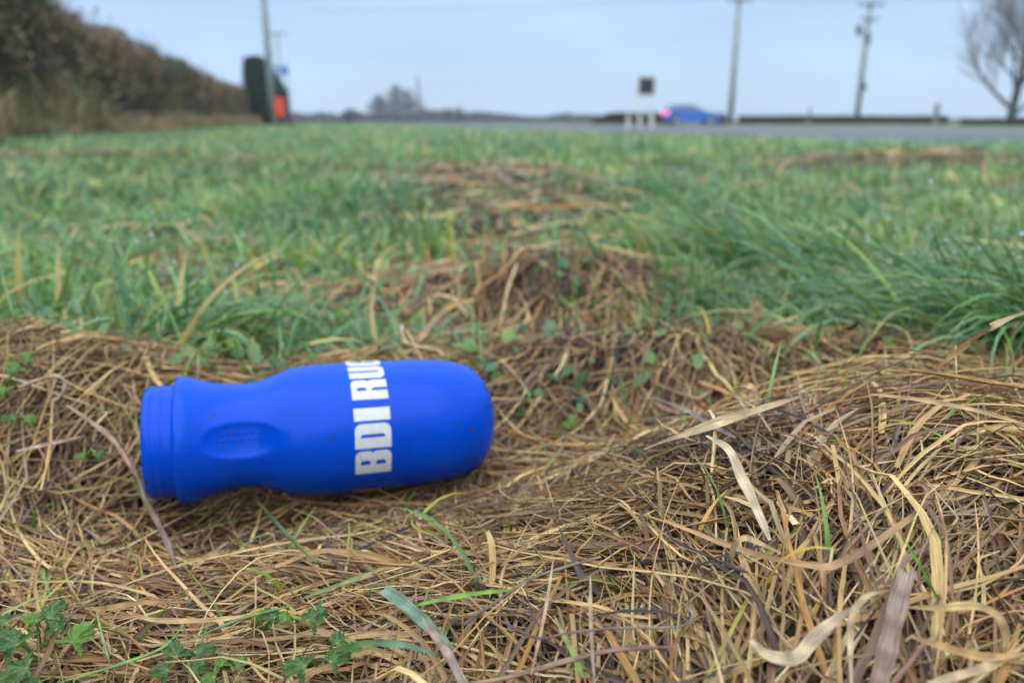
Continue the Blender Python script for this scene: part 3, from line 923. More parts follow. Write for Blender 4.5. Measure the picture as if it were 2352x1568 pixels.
hero(GB, "thin green stalk reaching up to the cut leafed plant below the bottle", "runner", [(429, 1472), (556, 1420), (675, 1389)], 7, (0.12, 0.26, 0.07), (0.15, 0.3, 0.07), [0.008] * 3, 'stem', tip='both', mat=M_GRASS)
hero(DB, "tan straw lying level above the two leafy plants below the bottle", LEAFC, [(290, 1404), (357, 1424), (476, 1424), (600, 1411)], 13, (0.42, 0.27, 0.12), (0.55, 0.38, 0.2), [0.008] * 4)
hero(GB, "short yellow green stalk standing right of the large corner plant", "runner", [(222, 1405), (236, 1465), (254, 1528)], 7, (0.30, 0.40, 0.15), (0.25, 0.36, 0.12), [0.012, 0.008, 0.003], 'stem', tip='both', mat=M_GRASS)
hero(GB, "green straw half hidden below the dew drop", GRC, [(690, 1375), (813, 1330), (878, 1306)], 11, (0.14, 0.24, 0.06), (0.35, 0.33, 0.14), [0.006] * 3, 'leaf', 0, 0, 'both', M_GRASS)
hero(DB, "orange brown curled leaf above the corner plant", LEAFC, [(196, 1396), (238, 1398), (317, 1384), (420, 1381)], 13, (0.34, 0.22, 0.09), (0.36, 0.19, 0.08), [0.008] * 4)
hero(DB, "tan leaf curled into a loop on the crest behind the heap", LEAFC, [(1713, 940), (1690, 900), (1708, 886), (1732, 893), (1742, 930)], 15, (0.50, 0.40, 0.26), TANL, [0.002, 0.008, 0.012, 0.010, 0.002])
hero(DB, "dark grey limp leaf draped down the hollow right of the bottle", LEAFC, [(1470, 905), (1560, 935), (1630, 975), (1690, 1005)], 14, (0.26, 0.22, 0.20), GRY, [0.008] * 4)
hero(DB, "rust brown short leaf lying in the hollow right of the bottle", LEAFC, [(1490, 910), (1520, 935), (1555, 948)], 16, (0.34, 0.16, 0.07), BRN, [0.010] * 3)
hero(DB, "straw blade lying level along the right side of the heap", LEAFC, [(2000, 905), (2110, 918), (2230, 940), (2360, 975)], 13, (0.52, 0.38, 0.2), TANL, [0.010] * 4)
hero(DB, "wide ochre leaf lying low at the right bottom corner", LEAFC, [(2090, 1460), (2180, 1490), (2270, 1510), (2360, 1500)], 22, (0.36, 0.22, 0.10), (0.5, 0.32, 0.13), [0.010] * 4)
hero(DB, "broad straw leaf curving across the right bottom corner", LEAFC, [(2110, 1580), (2190, 1555), (2270, 1530), (2340, 1490)], 22, (0.50, 0.40, 0.24), TANL, [0.010] * 4)

# ------------------------------------------------------------------ bottle
def bottle_material():
    m, n, l, b = new_mat("blue_plastic")
    tc = n.new("ShaderNodeTexCoord")
    no = n.new("ShaderNodeTexNoise")
    no.inputs["Scale"].default_value = 35
    no.inputs["Detail"].default_value = 6
    l.new(tc.outputs["Object"], no.inputs["Vector"])
    cr = n.new("ShaderNodeValToRGB")
    cr.color_ramp.elements[0].position = 0.3
    cr.color_ramp.elements[0].color = (0.0, 0.060, 0.54, 1)
    cr.color_ramp.elements[1].position = 0.7
    cr.color_ramp.elements[1].color = (0.0, 0.074, 0.63, 1)
    l.new(no.outputs["Fac"], cr.inputs[0])
    n2 = n.new("ShaderNodeTexNoise")            # dried specks of soil
    n2.inputs["Scale"].default_value = 260
    n2.inputs["Detail"].default_value = 2
    l.new(tc.outputs["Object"], n2.inputs["Vector"])
    c2 = n.new("ShaderNodeValToRGB")
    c2.color_ramp.elements[0].position = 0.69
    c2.color_ramp.elements[1].position = 0.74
    l.new(n2.outputs["Fac"], c2.inputs[0])
    mx = n.new("ShaderNodeMix")
    mx.data_type = 'RGBA'
    l.new(c2.outputs[0], mx.inputs[0])
    l.new(cr.outputs[0], mx.inputs[6])
    mx.inputs[7].default_value = (0.05, 0.04, 0.06, 1)
    l.new(mx.outputs[2], b.inputs["Base Color"])
    n3 = n.new("ShaderNodeTexNoise")
    n3.inputs["Scale"].default_value = 60
    n3.inputs["Detail"].default_value = 3
    l.new(tc.outputs["Object"], n3.inputs["Vector"])
    mr = n.new("ShaderNodeMapRange")
    mr.inputs["To Min"].default_value = 0.10
    mr.inputs["To Max"].default_value = 0.36
    l.new(n3.outputs["Fac"], mr.inputs["Value"])
    l.new(mr.outputs[0], b.inputs["Roughness"])
    b.inputs["Specular IOR Level"].default_value = 0.12
    b.inputs["Coat Weight"].default_value = 0.10
    b.inputs["Coat Roughness"].default_value = 0.05
    bp = n.new("ShaderNodeBump")
    bp.inputs["Strength"].default_value = 0.04
    bp.inputs["Distance"].default_value = 0.001
    l.new(n3.outputs["Fac"], bp.inputs["Height"])
    l.new(bp.outputs[0], b.inputs["Normal"])
    return m
M_BLUE = bottle_material()
def print_material():
    m, n, l, b = new_mat("worn_white_print")
    tc = n.new("ShaderNodeTexCoord")
    no = n.new("ShaderNodeTexNoise")
    no.inputs["Scale"].default_value = 330
    no.inputs["Detail"].default_value = 5
    l.new(tc.outputs["Object"], no.inputs["Vector"])
    cr = n.new("ShaderNodeValToRGB")
    cr.color_ramp.elements[0].position = 0.19
    cr.color_ramp.elements[0].color = (0.04, 0.12, 0.55, 1)
    cr.color_ramp.elements[1].position = 0.225
    cr.color_ramp.elements[1].color = (0.70, 0.73, 0.76, 1)
    e2 = cr.color_ramp.elements.new(0.65)
    e2.color = (0.58, 0.62, 0.66, 1)
    l.new(no.outputs["Fac"], cr.inputs[0])
    l.new(cr.outputs[0], b.inputs["Base Color"])
    b.inputs["Roughness"].default_value = 0.4
    return m
M_PRINT = print_material()
M_OCHRE = plain("orange_print", (0.55, 0.26, 0.04), 0.5, 0.2, 150)

_mid = (B_L + B_R) / 2
B_E1 = Vector((0, 0, CAMZ)) - _mid
B_E1 = (B_E1 - B_AX * B_E1.dot(B_AX)).normalized()            # towards the camera
B_E2 = B_AX.cross(B_E1).normalized()
if B_E2.z > 0: B_E2 = -B_E2                                    # downwards as seen from the camera

DENT = (676, R(5.0), 225, R(18.5))

def dent_depth(zx, phi):
    u = (zx - DENT[0]) / DENT[2]
    w = (phi - DENT[1]) / DENT[3]
    d2 = u * u + w * w
    return 30 * max(0.0, 1 - d2) ** 0.62 if d2 < 1 else 0.0

bottle_root = empty("sports_bottle", B_L)
tag(bottle_root, "blue plastic sports bottle without its lid lying on its side in the dead grass", "bottle")

def bp_local(zx, r, phi):
    """Point on the bottle, relative to the root."""
    return B_AX * float(axial(zx)) + (B_E1 * math.cos(phi) + B_E2 * math.sin(phi)) * r

def build_bottle_body():
    prof = [(540, 150), (520, 250), (420, 300), (300, 316), (110, 318)] + B_PROFILE
    # refine where the profile is long, so the dent and the curves are smooth
    fine = [prof[0]]
    for a, b in zip(prof, prof[1:]):
        k = max(1, int(abs(b[0] - a[0]) / 14)) if a[0] < 1100 and len(fine) > 5 else max(1, int(abs(b[0] - a[0]) / 40))
        for i in range(1, k + 1):
            fine.append((a[0] + (b[0] - a[0]) * i / k, a[1] + (b[1] - a[1]) * i / k))
    # smooth radii of the outer wall between waist and body
    arr = np.array(fine, float)
    for _ in range(3):
        sm = arr.copy()
        for i in range(1, len(arr) - 1):
            if 300 < arr[i, 0] < 2185 and arr[i - 1, 0] < arr[i, 0] < arr[i + 1, 0]:
                sm[i, 1] = 0.25 * arr[i - 1, 1] + 0.5 * arr[i, 1] + 0.25 * arr[i + 1, 1]
        arr = sm
    NA = 180
    bm = bmesh.new()
    rings = []
    outer = False
    for i, (zx, r) in enumerate(arr):
        if i > 5: outer = True
        if r < 1:
            rings.append([bm.verts.new(bp_local(zx, 0, 0))])
            continue
        ring = []
        for k in range(NA):
            phi = 2 * math.pi * k / NA
            if phi > math.pi: phi -= 2 * math.pi
            rr = r - (dent_depth(zx, phi) if outer else 0)
            ring.append(bm.verts.new(bp_local(zx, rr * float(rscale(zx)), phi)))
        rings.append(ring)
    for a, b in zip(rings, rings[1:]):
        for k in range(NA):
            k2 = (k + 1) % NA
            if len(b) == 1: bm.faces.new((a[k], a[k2], b[0]))
            else: bm.faces.new((a[k], a[k2], b[k2], b[k]))
    bm.faces.new(rings[0])
    return from_bm("body", bm, M_BLUE, bottle_root, smooth=True)

build_bottle_body()

# raised grip dots inside the thumb dent: two rows
iv1, if1 = ico(1)
Vd, Fd, cnt = [], [], 0
for row, (w, n0) in enumerate(((-0.42, 7), (-0.02, 9))):
    for i in range(n0):
        zx = DENT[0] + (i - (n0 - 1) / 2) * 36 + (8 if row else 0)
        phi = DENT[1] + w * DENT[3]
        r = (np.interp(zx, [p[0] for p in B_PROFILE[1:]], [p[1] for p in B_PROFILE[1:]]) - dent_depth(zx, phi)) * float(rscale(zx))
        p = np.array(bp_local(zx, r, phi)[:])
        Vd.append(iv1 * 0.00075 + p); Fd.append(if1 + cnt); cnt += len(iv1)
o = link("grip_dots", bulk_mesh("grip_dots", np.concatenate(Vd), np.concatenate(Fd)), M_BLUE, bottle_root)
o['kind'] = 'stuff'

# printed letters, heavy condensed capitals, wrapped on the wall; outlines in a unit box (x across, y up)
def arc(cx, cy, rx, ry, a0, a1, n=7):
    return [(cx + rx * math.cos(R(a0 + (a1 - a0) * i / (n - 1))), cy + ry * math.sin(R(a0 + (a1 - a0) * i / (n - 1)))) for i in range(n)]

def box_loop(x0, y0, x1, y1, r=0.0):
    if r == 0: return [(x0, y0), (x1, y0), (x1, y1), (x0, y1)]
    return arc(x1 - r, y0 + r, r, r * 0.62, -90, 0) + arc(x1 - r, y1 - r, r, r * 0.62, 0, 90) + [(x0, y1), (x0, y0)]

LETTERS = {
    'B': ([[(0, 0)] + arc(0.74, 0.15, 0.26, 0.15, -90, 0) + [(1.0, 0.40)] + arc(0.88, 0.42, 0.12, 0.09, 0, 80, 4) + arc(0.88, 0.60, 0.12, 0.09, -80, 0, 4)
           + [(1.0, 0.84)] + arc(0.74, 0.85, 0.26, 0.15, 0, 90) + [(0, 1)],
           [(0.42, 0.15), (0.42, 0.43)] + arc(0.52, 0.36, 0.09, 0.07, 90, 0, 4) + arc(0.52, 0.22, 0.09, 0.07, 0, -90, 4),
           [(0.42, 0.58), (0.42, 0.85)] + arc(0.52, 0.78, 0.09, 0.07, 90, 0, 4) + arc(0.52, 0.65, 0.09, 0.07, 0, -90, 4)]),
    'D': ([[(0, 0)] + arc(0.70, 0.18, 0.30, 0.18, -90, 0) + arc(0.70, 0.82, 0.30, 0.18, 0, 90) + [(0, 1)],
           [(0.44, 0.16), (0.44, 0.84)] + arc(0.50, 0.76, 0.08, 0.08, 90, 0, 4) + arc(0.50, 0.24, 0.08, 0.08, 0, -90, 4)]),
    'I': ([[(0, 0), (1, 0), (1, 1), (0, 1)]]),
    'R': ([[(0, 0), (0.42, 0), (0.42, 0.44), (0.50, 0.44)] + [(0.58, 0.36), (0.58, 0)] + [(1.0, 0), (1.0, 0.38)] + arc(0.86, 0.42, 0.14, 0.10, 0, 70, 4)
           + arc(0.86, 0.62, 0.14, 0.10, -70, 0, 4) + arc(0.72, 0.85, 0.28, 0.15, 0, 90) + [(0, 1)],
           [(0.42, 0.58), (0.42, 0.85)] + arc(0.52, 0.78, 0.08, 0.07, 90, 0, 4) + arc(0.52, 0.65, 0.08, 0.07, 0, -90, 4)]),
    'U': ([arc(0.30, 0.17, 0.30, 0.17, 180, 270) + arc(0.70, 0.17, 0.30, 0.17, 270, 360) + [(1, 1), (0.58, 1)]
           + arc(0.50, 0.20, 0.08, 0.07, 0, -180, 6) + [(0.42, 1), (0, 1)]]),
    'G': ([arc(0.30, 0.17, 0.30, 0.17, 180, 270) + [(0.78, 0.0), (0.84, 0.06), (0.86, 0.0), (1.0, 0.0), (1.0, 0.54), (0.52, 0.54), (0.52, 0.42), (0.60, 0.42), (0.60, 0.24)]
           + arc(0.50, 0.20, 0.08, 0.07, 0, -180, 6) + arc(0.50, 0.80, 0.08, 0.07, 180, 0, 6) + [(0.58, 0.64), (1.0, 0.64)]
           + arc(0.70, 0.83, 0.30, 0.17, 0, 90) + arc(0.30, 0.83, 0.30, 0.17, 90, 180)]),
}

def letter_mesh(ch):
    cu = bpy.data.curves.new("outline", 'CURVE')
    cu.dimensions = '2D'
    cu.fill_mode = 'BOTH'
    for loop in LETTERS[ch]:
        sp = cu.splines.new('POLY')
        sp.points.add(len(loop) - 1)
        for pnt, (x, y) in zip(sp.points, loop): pnt.co = (x, y, 0, 1)
        sp.use_cyclic_u = True
    ob = bpy.data.objects.new("outline", cu)
    COL.objects.link(ob)
    dg = bpy.context.evaluated_depsgraph_get()
    me = bpy.data.meshes.new_from_object(ob.evaluated_get(dg))
    bm = bmesh.new()
    bm.from_mesh(me)
    bpy.data.objects.remove(ob)
    bpy.data.curves.remove(cu)
    bpy.data.meshes.remove(me)
    bmesh.ops.remove_doubles(bm, verts=bm.verts, dist=1e-5)
    for i in range(1, 10):
        g = bm.verts[:] + bm.edges[:] + bm.faces[:]
        bmesh.ops.bisect_plane(bm, geom=g, plane_co=(i / 10, 0, 0), plane_no=(1, 0, 0))
    for i in range(1, 4):
        g = bm.verts[:] + bm.edges[:] + bm.faces[:]
        bmesh.ops.bisect_plane(bm, geom=g, plane_co=(0, i / 4, 0), plane_no=(0, 1, 0))
    return bm

ZX_TOP, ZX_BASE = 1330, 1538                     # letter tops point to the neck
for ch, a0, a1, skew in (('B', 43.0, 21.2, 0), ('D', 18.8, -1.5, 0), ('I', -4.0, -14.5, 0), ('R', -22.0, -41.5, 0), ('U', -44.0, -61.5, 0), ('G', -64.0, -83.5, 0)):
    bm = letter_mesh(ch)
    for vtx in bm.verts:
        x, y = vtx.co.x, vtx.co.y
        zx = ZX_BASE + (ZX_TOP - ZX_BASE) * y
        phi = R(a0 + (a1 - a0) * x)
        vtx.co = bp_local(zx, float(radius_at(zx)) + 0.00022, phi)
    o = from_bm("letter", bm, M_PRINT, bottle_root, smooth=True)
    o['label'] = "white printed letter %s on the bottle" % ch
# a sliver of orange print low on the underside
bm = bmesh.new()
rows = []
for i in range(9):
    zx = 1330 + (1500 - 1330) * i / 8
    rows.append([bm.verts.new(bp_local(zx, float(radius_at(zx)) + 0.00022, R(70 + 14 * k / 4))) for k in range(5)])
for a, b in zip(rows, rows[1:]):
    for k in range(4): bm.faces.new((a[k], a[k + 1], b[k + 1], b[k]))
o = from_bm("printed_band", bm, M_OCHRE, bottle_root, smooth=True)
o['label'] = "small orange printed band low on the bottle"

# ------------------------------------------------------------------ leafy plants
def leaf_mesh(seed, lobes=3):
    r = random.Random(seed)
    bm = bmesh.new()
    out = []
    n = 54
    for i in range(n + 1):
        a = -1.95 + 3.9 * i / n
        lob = 0.42 + 0.58 * abs(math.cos(a * lobes * 0.5 * 0.82)) ** 1.2
        tooth = 1 + 0.085 * (1 if i % 4 in (1, 2) else -0.6) + r.uniform(-0.03, 0.03)
        out.append((math.sin(a) * lob * tooth * 0.95, math.cos(a) * lob * tooth))
    c0 = bm.verts.new((0, 0, 0))
    mid = [bm.verts.new((x * 0.5, y * 0.5, 0.05 * math.cos(6 * math.atan2(x, y)))) for x, y in out]
    rim = [bm.verts.new((x, y, 0.10 * math.cos(6 * math.atan2(x, y)) - 0.32 * (x * x + y * y) + 0.10 * math.sin(3 * x + 5 * y) + r.uniform(-0.02, 0.02))) for x, y in out]
    for i in range(n):
        bm.faces.new((c0, mid[i], mid[i + 1]))
        bm.faces.new((mid[i], rim[i], rim[i + 1], mid[i + 1]))
    me = bpy.data.meshes.new("leaf")
    bm.to_mesh(me)
    bm.free()
    at_ = me.attributes.new("vein", 'FLOAT', 'POINT')
    vv = [1.0] + [1.0 if i in (9, 18, 27, 36, 45) else (0.35 if i % 6 == 3 else 0.0) for i in range(n + 1)] + [0.5 if i in (9, 18, 27, 36, 45) else 0.0 for i in range(n + 1)]
    at_.data.foreach_set("value", vv)
    me.polygons.foreach_set("use_smooth", np.ones(len(me.polygons), bool))
    return me

def leaf_material(name, ca, cb):
    m, n, l, b = new_mat(name)
    out = n["Material Output"]
    tc = n.new("ShaderNodeTexCoord")
    no = n.new("ShaderNodeTexNoise")
    no.inputs["Scale"].default_value = 4
    no.inputs["Detail"].default_value = 6
    l.new(tc.outputs["Object"], no.inputs["Vector"])
    cr = n.new("ShaderNodeValToRGB")
    cr.color_ramp.elements[0].position = 0.35
    cr.color_ramp.elements[0].color = (*ca, 1)
    cr.color_ramp.elements[1].position = 0.68
    cr.color_ramp.elements[1].color = (*cb, 1)
    l.new(no.outputs["Fac"], cr.inputs[0])
    ve = n.new("ShaderNodeAttribute")
    ve.attribute_name = "vein"
    vm = n.new("ShaderNodeMath")
    vm.operation = 'MULTIPLY'
    vm.inputs[1].default_value = 0.55
    l.new(ve.outputs["Fac"], vm.inputs[0])
    mv = n.new("ShaderNodeMix")
    mv.data_type = 'RGBA'
    l.new(vm.outputs[0], mv.inputs[0])
    l.new(cr.outputs[0], mv.inputs[6])
    mv.inputs[7].default_value = (0.27, 0.40, 0.18, 1)
    l.new(mv.outputs[2], b.inputs["Base Color"])
    b.inputs["Roughness"].default_value = 0.42
    bp = n.new("ShaderNodeBump")
    bp.inputs["Strength"].default_value = 0.5
    bp.inputs["Distance"].default_value = 0.03
    l.new(no.outputs["Fac"], bp.inputs["Height"])
    l.new(bp.outputs[0], b.inputs["Normal"])
    tr = n.new("ShaderNodeBsdfTranslucent")
    l.new(cr.outputs[0], tr.inputs["Color"])
    mx = n.new("ShaderNodeMixShader")
    mx.inputs[0].default_value = 0.25
    l.new(b.outputs[0], mx.inputs[1])
    l.new(tr.outputs[0], mx.inputs[2])
    l.new(mx.outputs[0], out.inputs["Surface"])
    return m
M_LEAFA = leaf_material("cut_leaf_dark", (0.052, 0.135, 0.032), (0.115, 0.225, 0.060))
M_LEAFB = leaf_material("cut_leaf_bright", (0.110, 0.240, 0.035), (0.190, 0.360, 0.060))
M_STALK = plain("green_stalk", (0.16, 0.28, 0.07), 0.4, 0.2, 200)
LEAVES = []
for mat in (M_LEAFA, M_LEAFB):
    for sd in range(3):
        me = leaf_mesh(sd)
        me.materials.append(mat)
        LEAVES.append(me)

def plant(label, base_px, leaves, group=None, off=0.030, cat="plant"):
    """leaves: list of (px, py, size_px, bright, tilt towards camera, spin)."""
    base, tb = hit(base_px[0], base_px[1], 0.004)
    root = empty("leafy_weed", base)
    tag(root, label, cat, group)
    for (px, py, spx, bright, tilt, spin) in leaves:
        p, t = hit(px, py, off)
        p = Vector(p)
        # leaves stand above the ground on stalks, nearer the viewer than where the ray meets the ground
        d = Vector(ray(px, py)[:])
        dist = min(t * 0.985, tb * 1.02)
        p = Vector((0, 0, CAMZ)) + d * dist
        size = 1.15 * spx * dist / F
        me = LEAVES[(3 if bright else 0) + random.randrange(3)]
        o = bpy.data.objects.new("leaf", me)
        o.parent = root
        o.location = p - base
        view = (Vector((0, 0, CAMZ)) - p).normalized()
        nrm = (Vector((0, 0, 1)) * (1 - tilt) + view * tilt + Vector((random.uniform(-.25, .25), random.uniform(-.25, .25), 0))).normalized()
        q = nrm.to_track_quat('Z', 'Y')
        o.rotation_mode = 'QUATERNION'
        o.rotation_quaternion = q @ Matrix.Rotation(spin, 4, 'Z').to_quaternion()
        o.scale = (size, size, size)
        COL.objects.link(o)
        if (p - base).length > 0.004:
            bm = bmesh.new()
            tip = p - base
            midp = tip * 0.5 + Vector((0, 0, 0.15 * tip.length))
            c = catmull([Vector((0, 0, -0.004)), midp, tip], 8)
            tube(bm, [Vector(v) for v in c], [0.0008 - 0.0003 * i / 7 for i in range(8)], 6)
            from_bm("stalk", bm, M_STALK, root, smooth=True)
    return root

plant("large lobed leafy plant in the bottom left corner", (105, 1560), [(40, 1480, 52, 0, 0.55, 0.5), (115, 1418, 48, 0, 0.5, 0.1), (62, 1535, 50, 0, 0.6, 1.2), (165, 1475, 46, 1, 0.75, -0.6), (12, 1430, 40, 0, 0.5, 0.9), (130, 1445, 30, 0, 0.4, -0.3), (85, 1425, 30, 1, 0.5, 0.4)])
plant("dark green lobed plant right of the large corner plant", (430, 1568), [(405, 1508, 40, 0, 0.65, 0.2), (450, 1498, 38, 0, 0.5, -0.5), (385, 1540, 36, 0, 0.6, 1.0), (440, 1545, 36, 0, 0.7, -0.9)])
plant("small bright green seedling at the bottom edge below the bottle", (520, 1568), [(510, 1528, 26, 1, 0.6, 0.4), (548, 1532, 24, 1, 0.7, -0.4), (492, 1556, 26, 1, 0.6, 1.2)])
plant("cut leafed plant below the waist of the bottle", (560, 1500), [(632, 1418, 32, 0, 0.55, 0.6), (655, 1425, 26, 1, 0.7, -0.2), (710, 1425, 40, 0, 0.85, -0.9), (612, 1410, 20, 1, 0.6, 1.4)])
plant("dull green toothed plant at the bottom edge left of the frayed blade", (745, 1565), [(700, 1530, 46, 0, 0.6, 0.9), (775, 1478, 34, 0, 0.55, 0.0), (760, 1520, 40, 0, 0.5, -0.6), (800, 1490, 26, 1, 0.6, -1.0)])
plant("lone yellow green leaf lying in the hollow right of the bottle", (1312, 985), [(1312, 974, 22, 1, 0.7, -0.6)])
plant("pair of small green leaves left of the bottle mouth", (205, 1055), [(193, 1046, 18, 1, 0.5, 0.7), (222, 1048, 20, 0, 0.5, -0.7)])
plant("tall young plant on the left hay with three yellow green leaves", (20, 925), [(35, 852, 26, 1, 0.7, 0.3), (62, 830, 22, 1, 0.7, -0.5), (10, 900, 24, 1, 0.7, 0.9)])
plant("bluish green leaf sprig on the left hay above the pale straw", (50, 985), [(35, 962, 24, 0, 0.6, 0.5), (62, 968, 20, 1, 0.6, -0.6)])
plant("green sprig showing above the right end of the bottle", (1090, 822), [(1088, 806, 22, 1, 0.6, 0.2), (1108, 838, 16, 0, 0.6, -0.5)])
plant("leafy sprig just above the shoulder of the bottle", (680, 838), [(660, 815, 26, 0, 0.5, 0.4), (690, 800, 24, 0, 0.5, -0.3), (720, 822, 20, 1, 0.6, 0.8), (636, 832, 20, 0, 0.5, 1.1)])
plant("bright green sprig above the neck of the bottle", (520, 830), [(500, 780, 28, 1, 0.6, 0.4), (535, 800, 26, 1, 0.6, -0.4), (560, 815, 24, 0, 0.5, 0.9), (475, 808, 22, 0, 0.5, -0.8)])
plant("dark weed in front of the left green grass", (430, 790), [(400, 745, 32, 0, 0.5, 0.4), (440, 760, 32, 0, 0.5, -0.6), (370, 770, 26, 0, 0.5, 1.0), (460, 720, 26, 0, 0.6, 0.0)])
plant("weed with rounded leaves on the bare ground behind the bottle", (730, 790), [(715, 735, 20, 0, 0.6, 0.3), (783, 732, 24, 1, 0.7, -0.4), (702, 770, 20, 0, 0.5, 0.8), (870, 748, 20, 0, 0.6, -0.9)])
plant("bright sprig at the left edge above the hay", (10, 745), [(8, 710, 24, 1, 0.7, 0.2), (30, 725, 18, 1, 0.6, -0.7)])
plant("dark leafy weed behind the bare ground left of the hay hump", (810, 655), [(800, 630, 24, 0, 0.6, 0.3), (830, 640, 22, 0, 0.5, -0.5), (770, 645, 20, 1, 0.6, 1.0)])

# small ground-cover leaves that nobody could count
def ground_cover():
    n = 2600
    x, y = wedge(0.46, 1.6, 1.4, 0.1)(n * 3)
    b = brown(x, y)
    pr = np.clip(0.25 + 0.75 * fbm(x * 6, y * 6, 61) - 0.25 * b, 0, 1) * np.where((x > -0.45) & (x < 0.12), 1.0, 0.25)
    keep = rng.random(len(x)) < pr
    x, y = x[keep][:n], y[keep][:n]
    n = len(x)
    base = np.array([[0, -0.9, 0], [-0.75, -0.2, 0.12], [-0.55, 0.6, 0.0], [0, 0.95, -0.12], [0.55, 0.6, 0.0], [0.75, -0.2, 0.12], [0, 0, 0.05]])
    tri = np.array([[0, 1, 6], [1, 2, 6], [2, 3, 6], [3, 4, 6], [4, 5, 6], [5, 0, 6]])
    sz = rng.uniform(0.003, 0.0075, n)
    a = rng.uniform(0, 2 * np.pi, n)
    tx, ty = rng.normal(0, 0.4, n), rng.normal(-0.35, 0.4, n)
    L = base[None] * sz[:, None, None]
    ca, sa = np.cos(a)[:, None], np.sin(a)[:, None]
    X = L[..., 0] * ca - L[..., 1] * sa
    Y = L[..., 0] * sa + L[..., 1] * ca
    Z = L[..., 2] - X * tx[:, None] - Y * ty[:, None]
    zz = terrain(x, y) + rng.uniform(0.010, 0.030, n)
    V = np.stack([X + x[:, None], Y + y[:, None], Z + zz[:, None]], -1)
    V = push_out_of_bottle(V, 0.003)
    pal = np.array([[0.05, 0.15, 0.05], [0.10, 0.24, 0.04], [0.07, 0.18, 0.05], [0.14, 0.26, 0.05]])
    c = pal[rng.integers(0, 4, n)] * rng.uniform(0.7, 1.2, (n, 1))
    me = bulk_mesh("ground_cover_leaves", V.reshape(-1, 3), (tri[None] + (np.arange(n) * 7)[:, None, None]).reshape(-1, 3), np.repeat(c, 7, 0), np.tile(base, (n, 1)))
    tag(link("ground_cover_leaves", me, M_GRASS), "small clover like leaves spread between the dead grass behind the bottle", "ground cover", kind='stuff')
ground_cover()

# single drops of water
def drop(label, px, py, rpx, off):
    p, t = hit(px, py, off)
    bm = bmesh.new()
    bmesh.ops.create_icosphere(bm, subdivisions=3, radius=rpx * t / F)
    for vtx in bm.verts: vtx.co.z *= 0.92 if vtx.co.z < 0 else 1.08
    tag(from_bm("water_drop", bm, M_WATER, None, p, smooth=True), label, "water drop")
drop("round water drop hanging from a straw below the bottle", 765, 1322, 15, 0.016)
drop("tiny water drop on the heap left of the lone green blade", 1838, 1266, 7, 0.016)

# ------------------------------------------------------------------ hedges
def hedge_core(bm, path, width, height, zlump, seed, z0=-0.05, nprof=14):
    """A lumpy clipped body along a path; height(s) gives its top."""
    rings = []
    for i, (p, dirv) in enumerate(path):
        nrm = Vector((dirv.y, -dirv.x, 0))
        h = height(i)
        ring = []
        for k in range(nprof):
            f = k / (nprof - 1)
            a = math.pi * f
            u = -math.cos(a)
            w = math.copysign(abs(u) ** 0.55, u) * width * 0.5
            z = h * (math.sin(a) ** 0.45)
            nn = float(vnoise(i * 0.9 + k * 0.7, k * 1.3 + seed, seed)) - 0.5
            w *= 1 + zlump * nn
            z *= 1 + zlump * 0.5 * nn
            ring.append(bm.verts.new(p + nrm * w + Vector((0, 0, z + z0))))
        rings.append(ring)
    for a, b in zip(rings, rings[1:]):
        for k in range(nprof - 1): bm.faces.new((a[k], a[k + 1], b[k + 1], b[k]))
    bm.faces.new(rings[0]); bm.faces.new(rings[-1][::-1])

def leaf_quads(C, nrm_jit, size, col):
    n = len(C)
    a = rng.normal(0, 1, (n, 3)); a /= np.linalg.norm(a, axis=1, keepdims=True)
    b = rng.normal(0, 1, (n, 3)); b -= a * (a * b).sum(1, keepdims=True); b /= np.linalg.norm(b, axis=1, keepdims=True)
    s = size[:, None]
    V = np.stack([C - a * s, C + b * s * 0.55, C + a * s, C - b * s * 0.55], 1)
    q = np.arange(n * 4).reshape(n, 4)
    return V.reshape(-1, 3), q, np.repeat(col, 4, 0)

M_HCORE = plain("hedge_inside", (0.035, 0.032, 0.022), 0.9, 0.35, 6, spec=0.1)

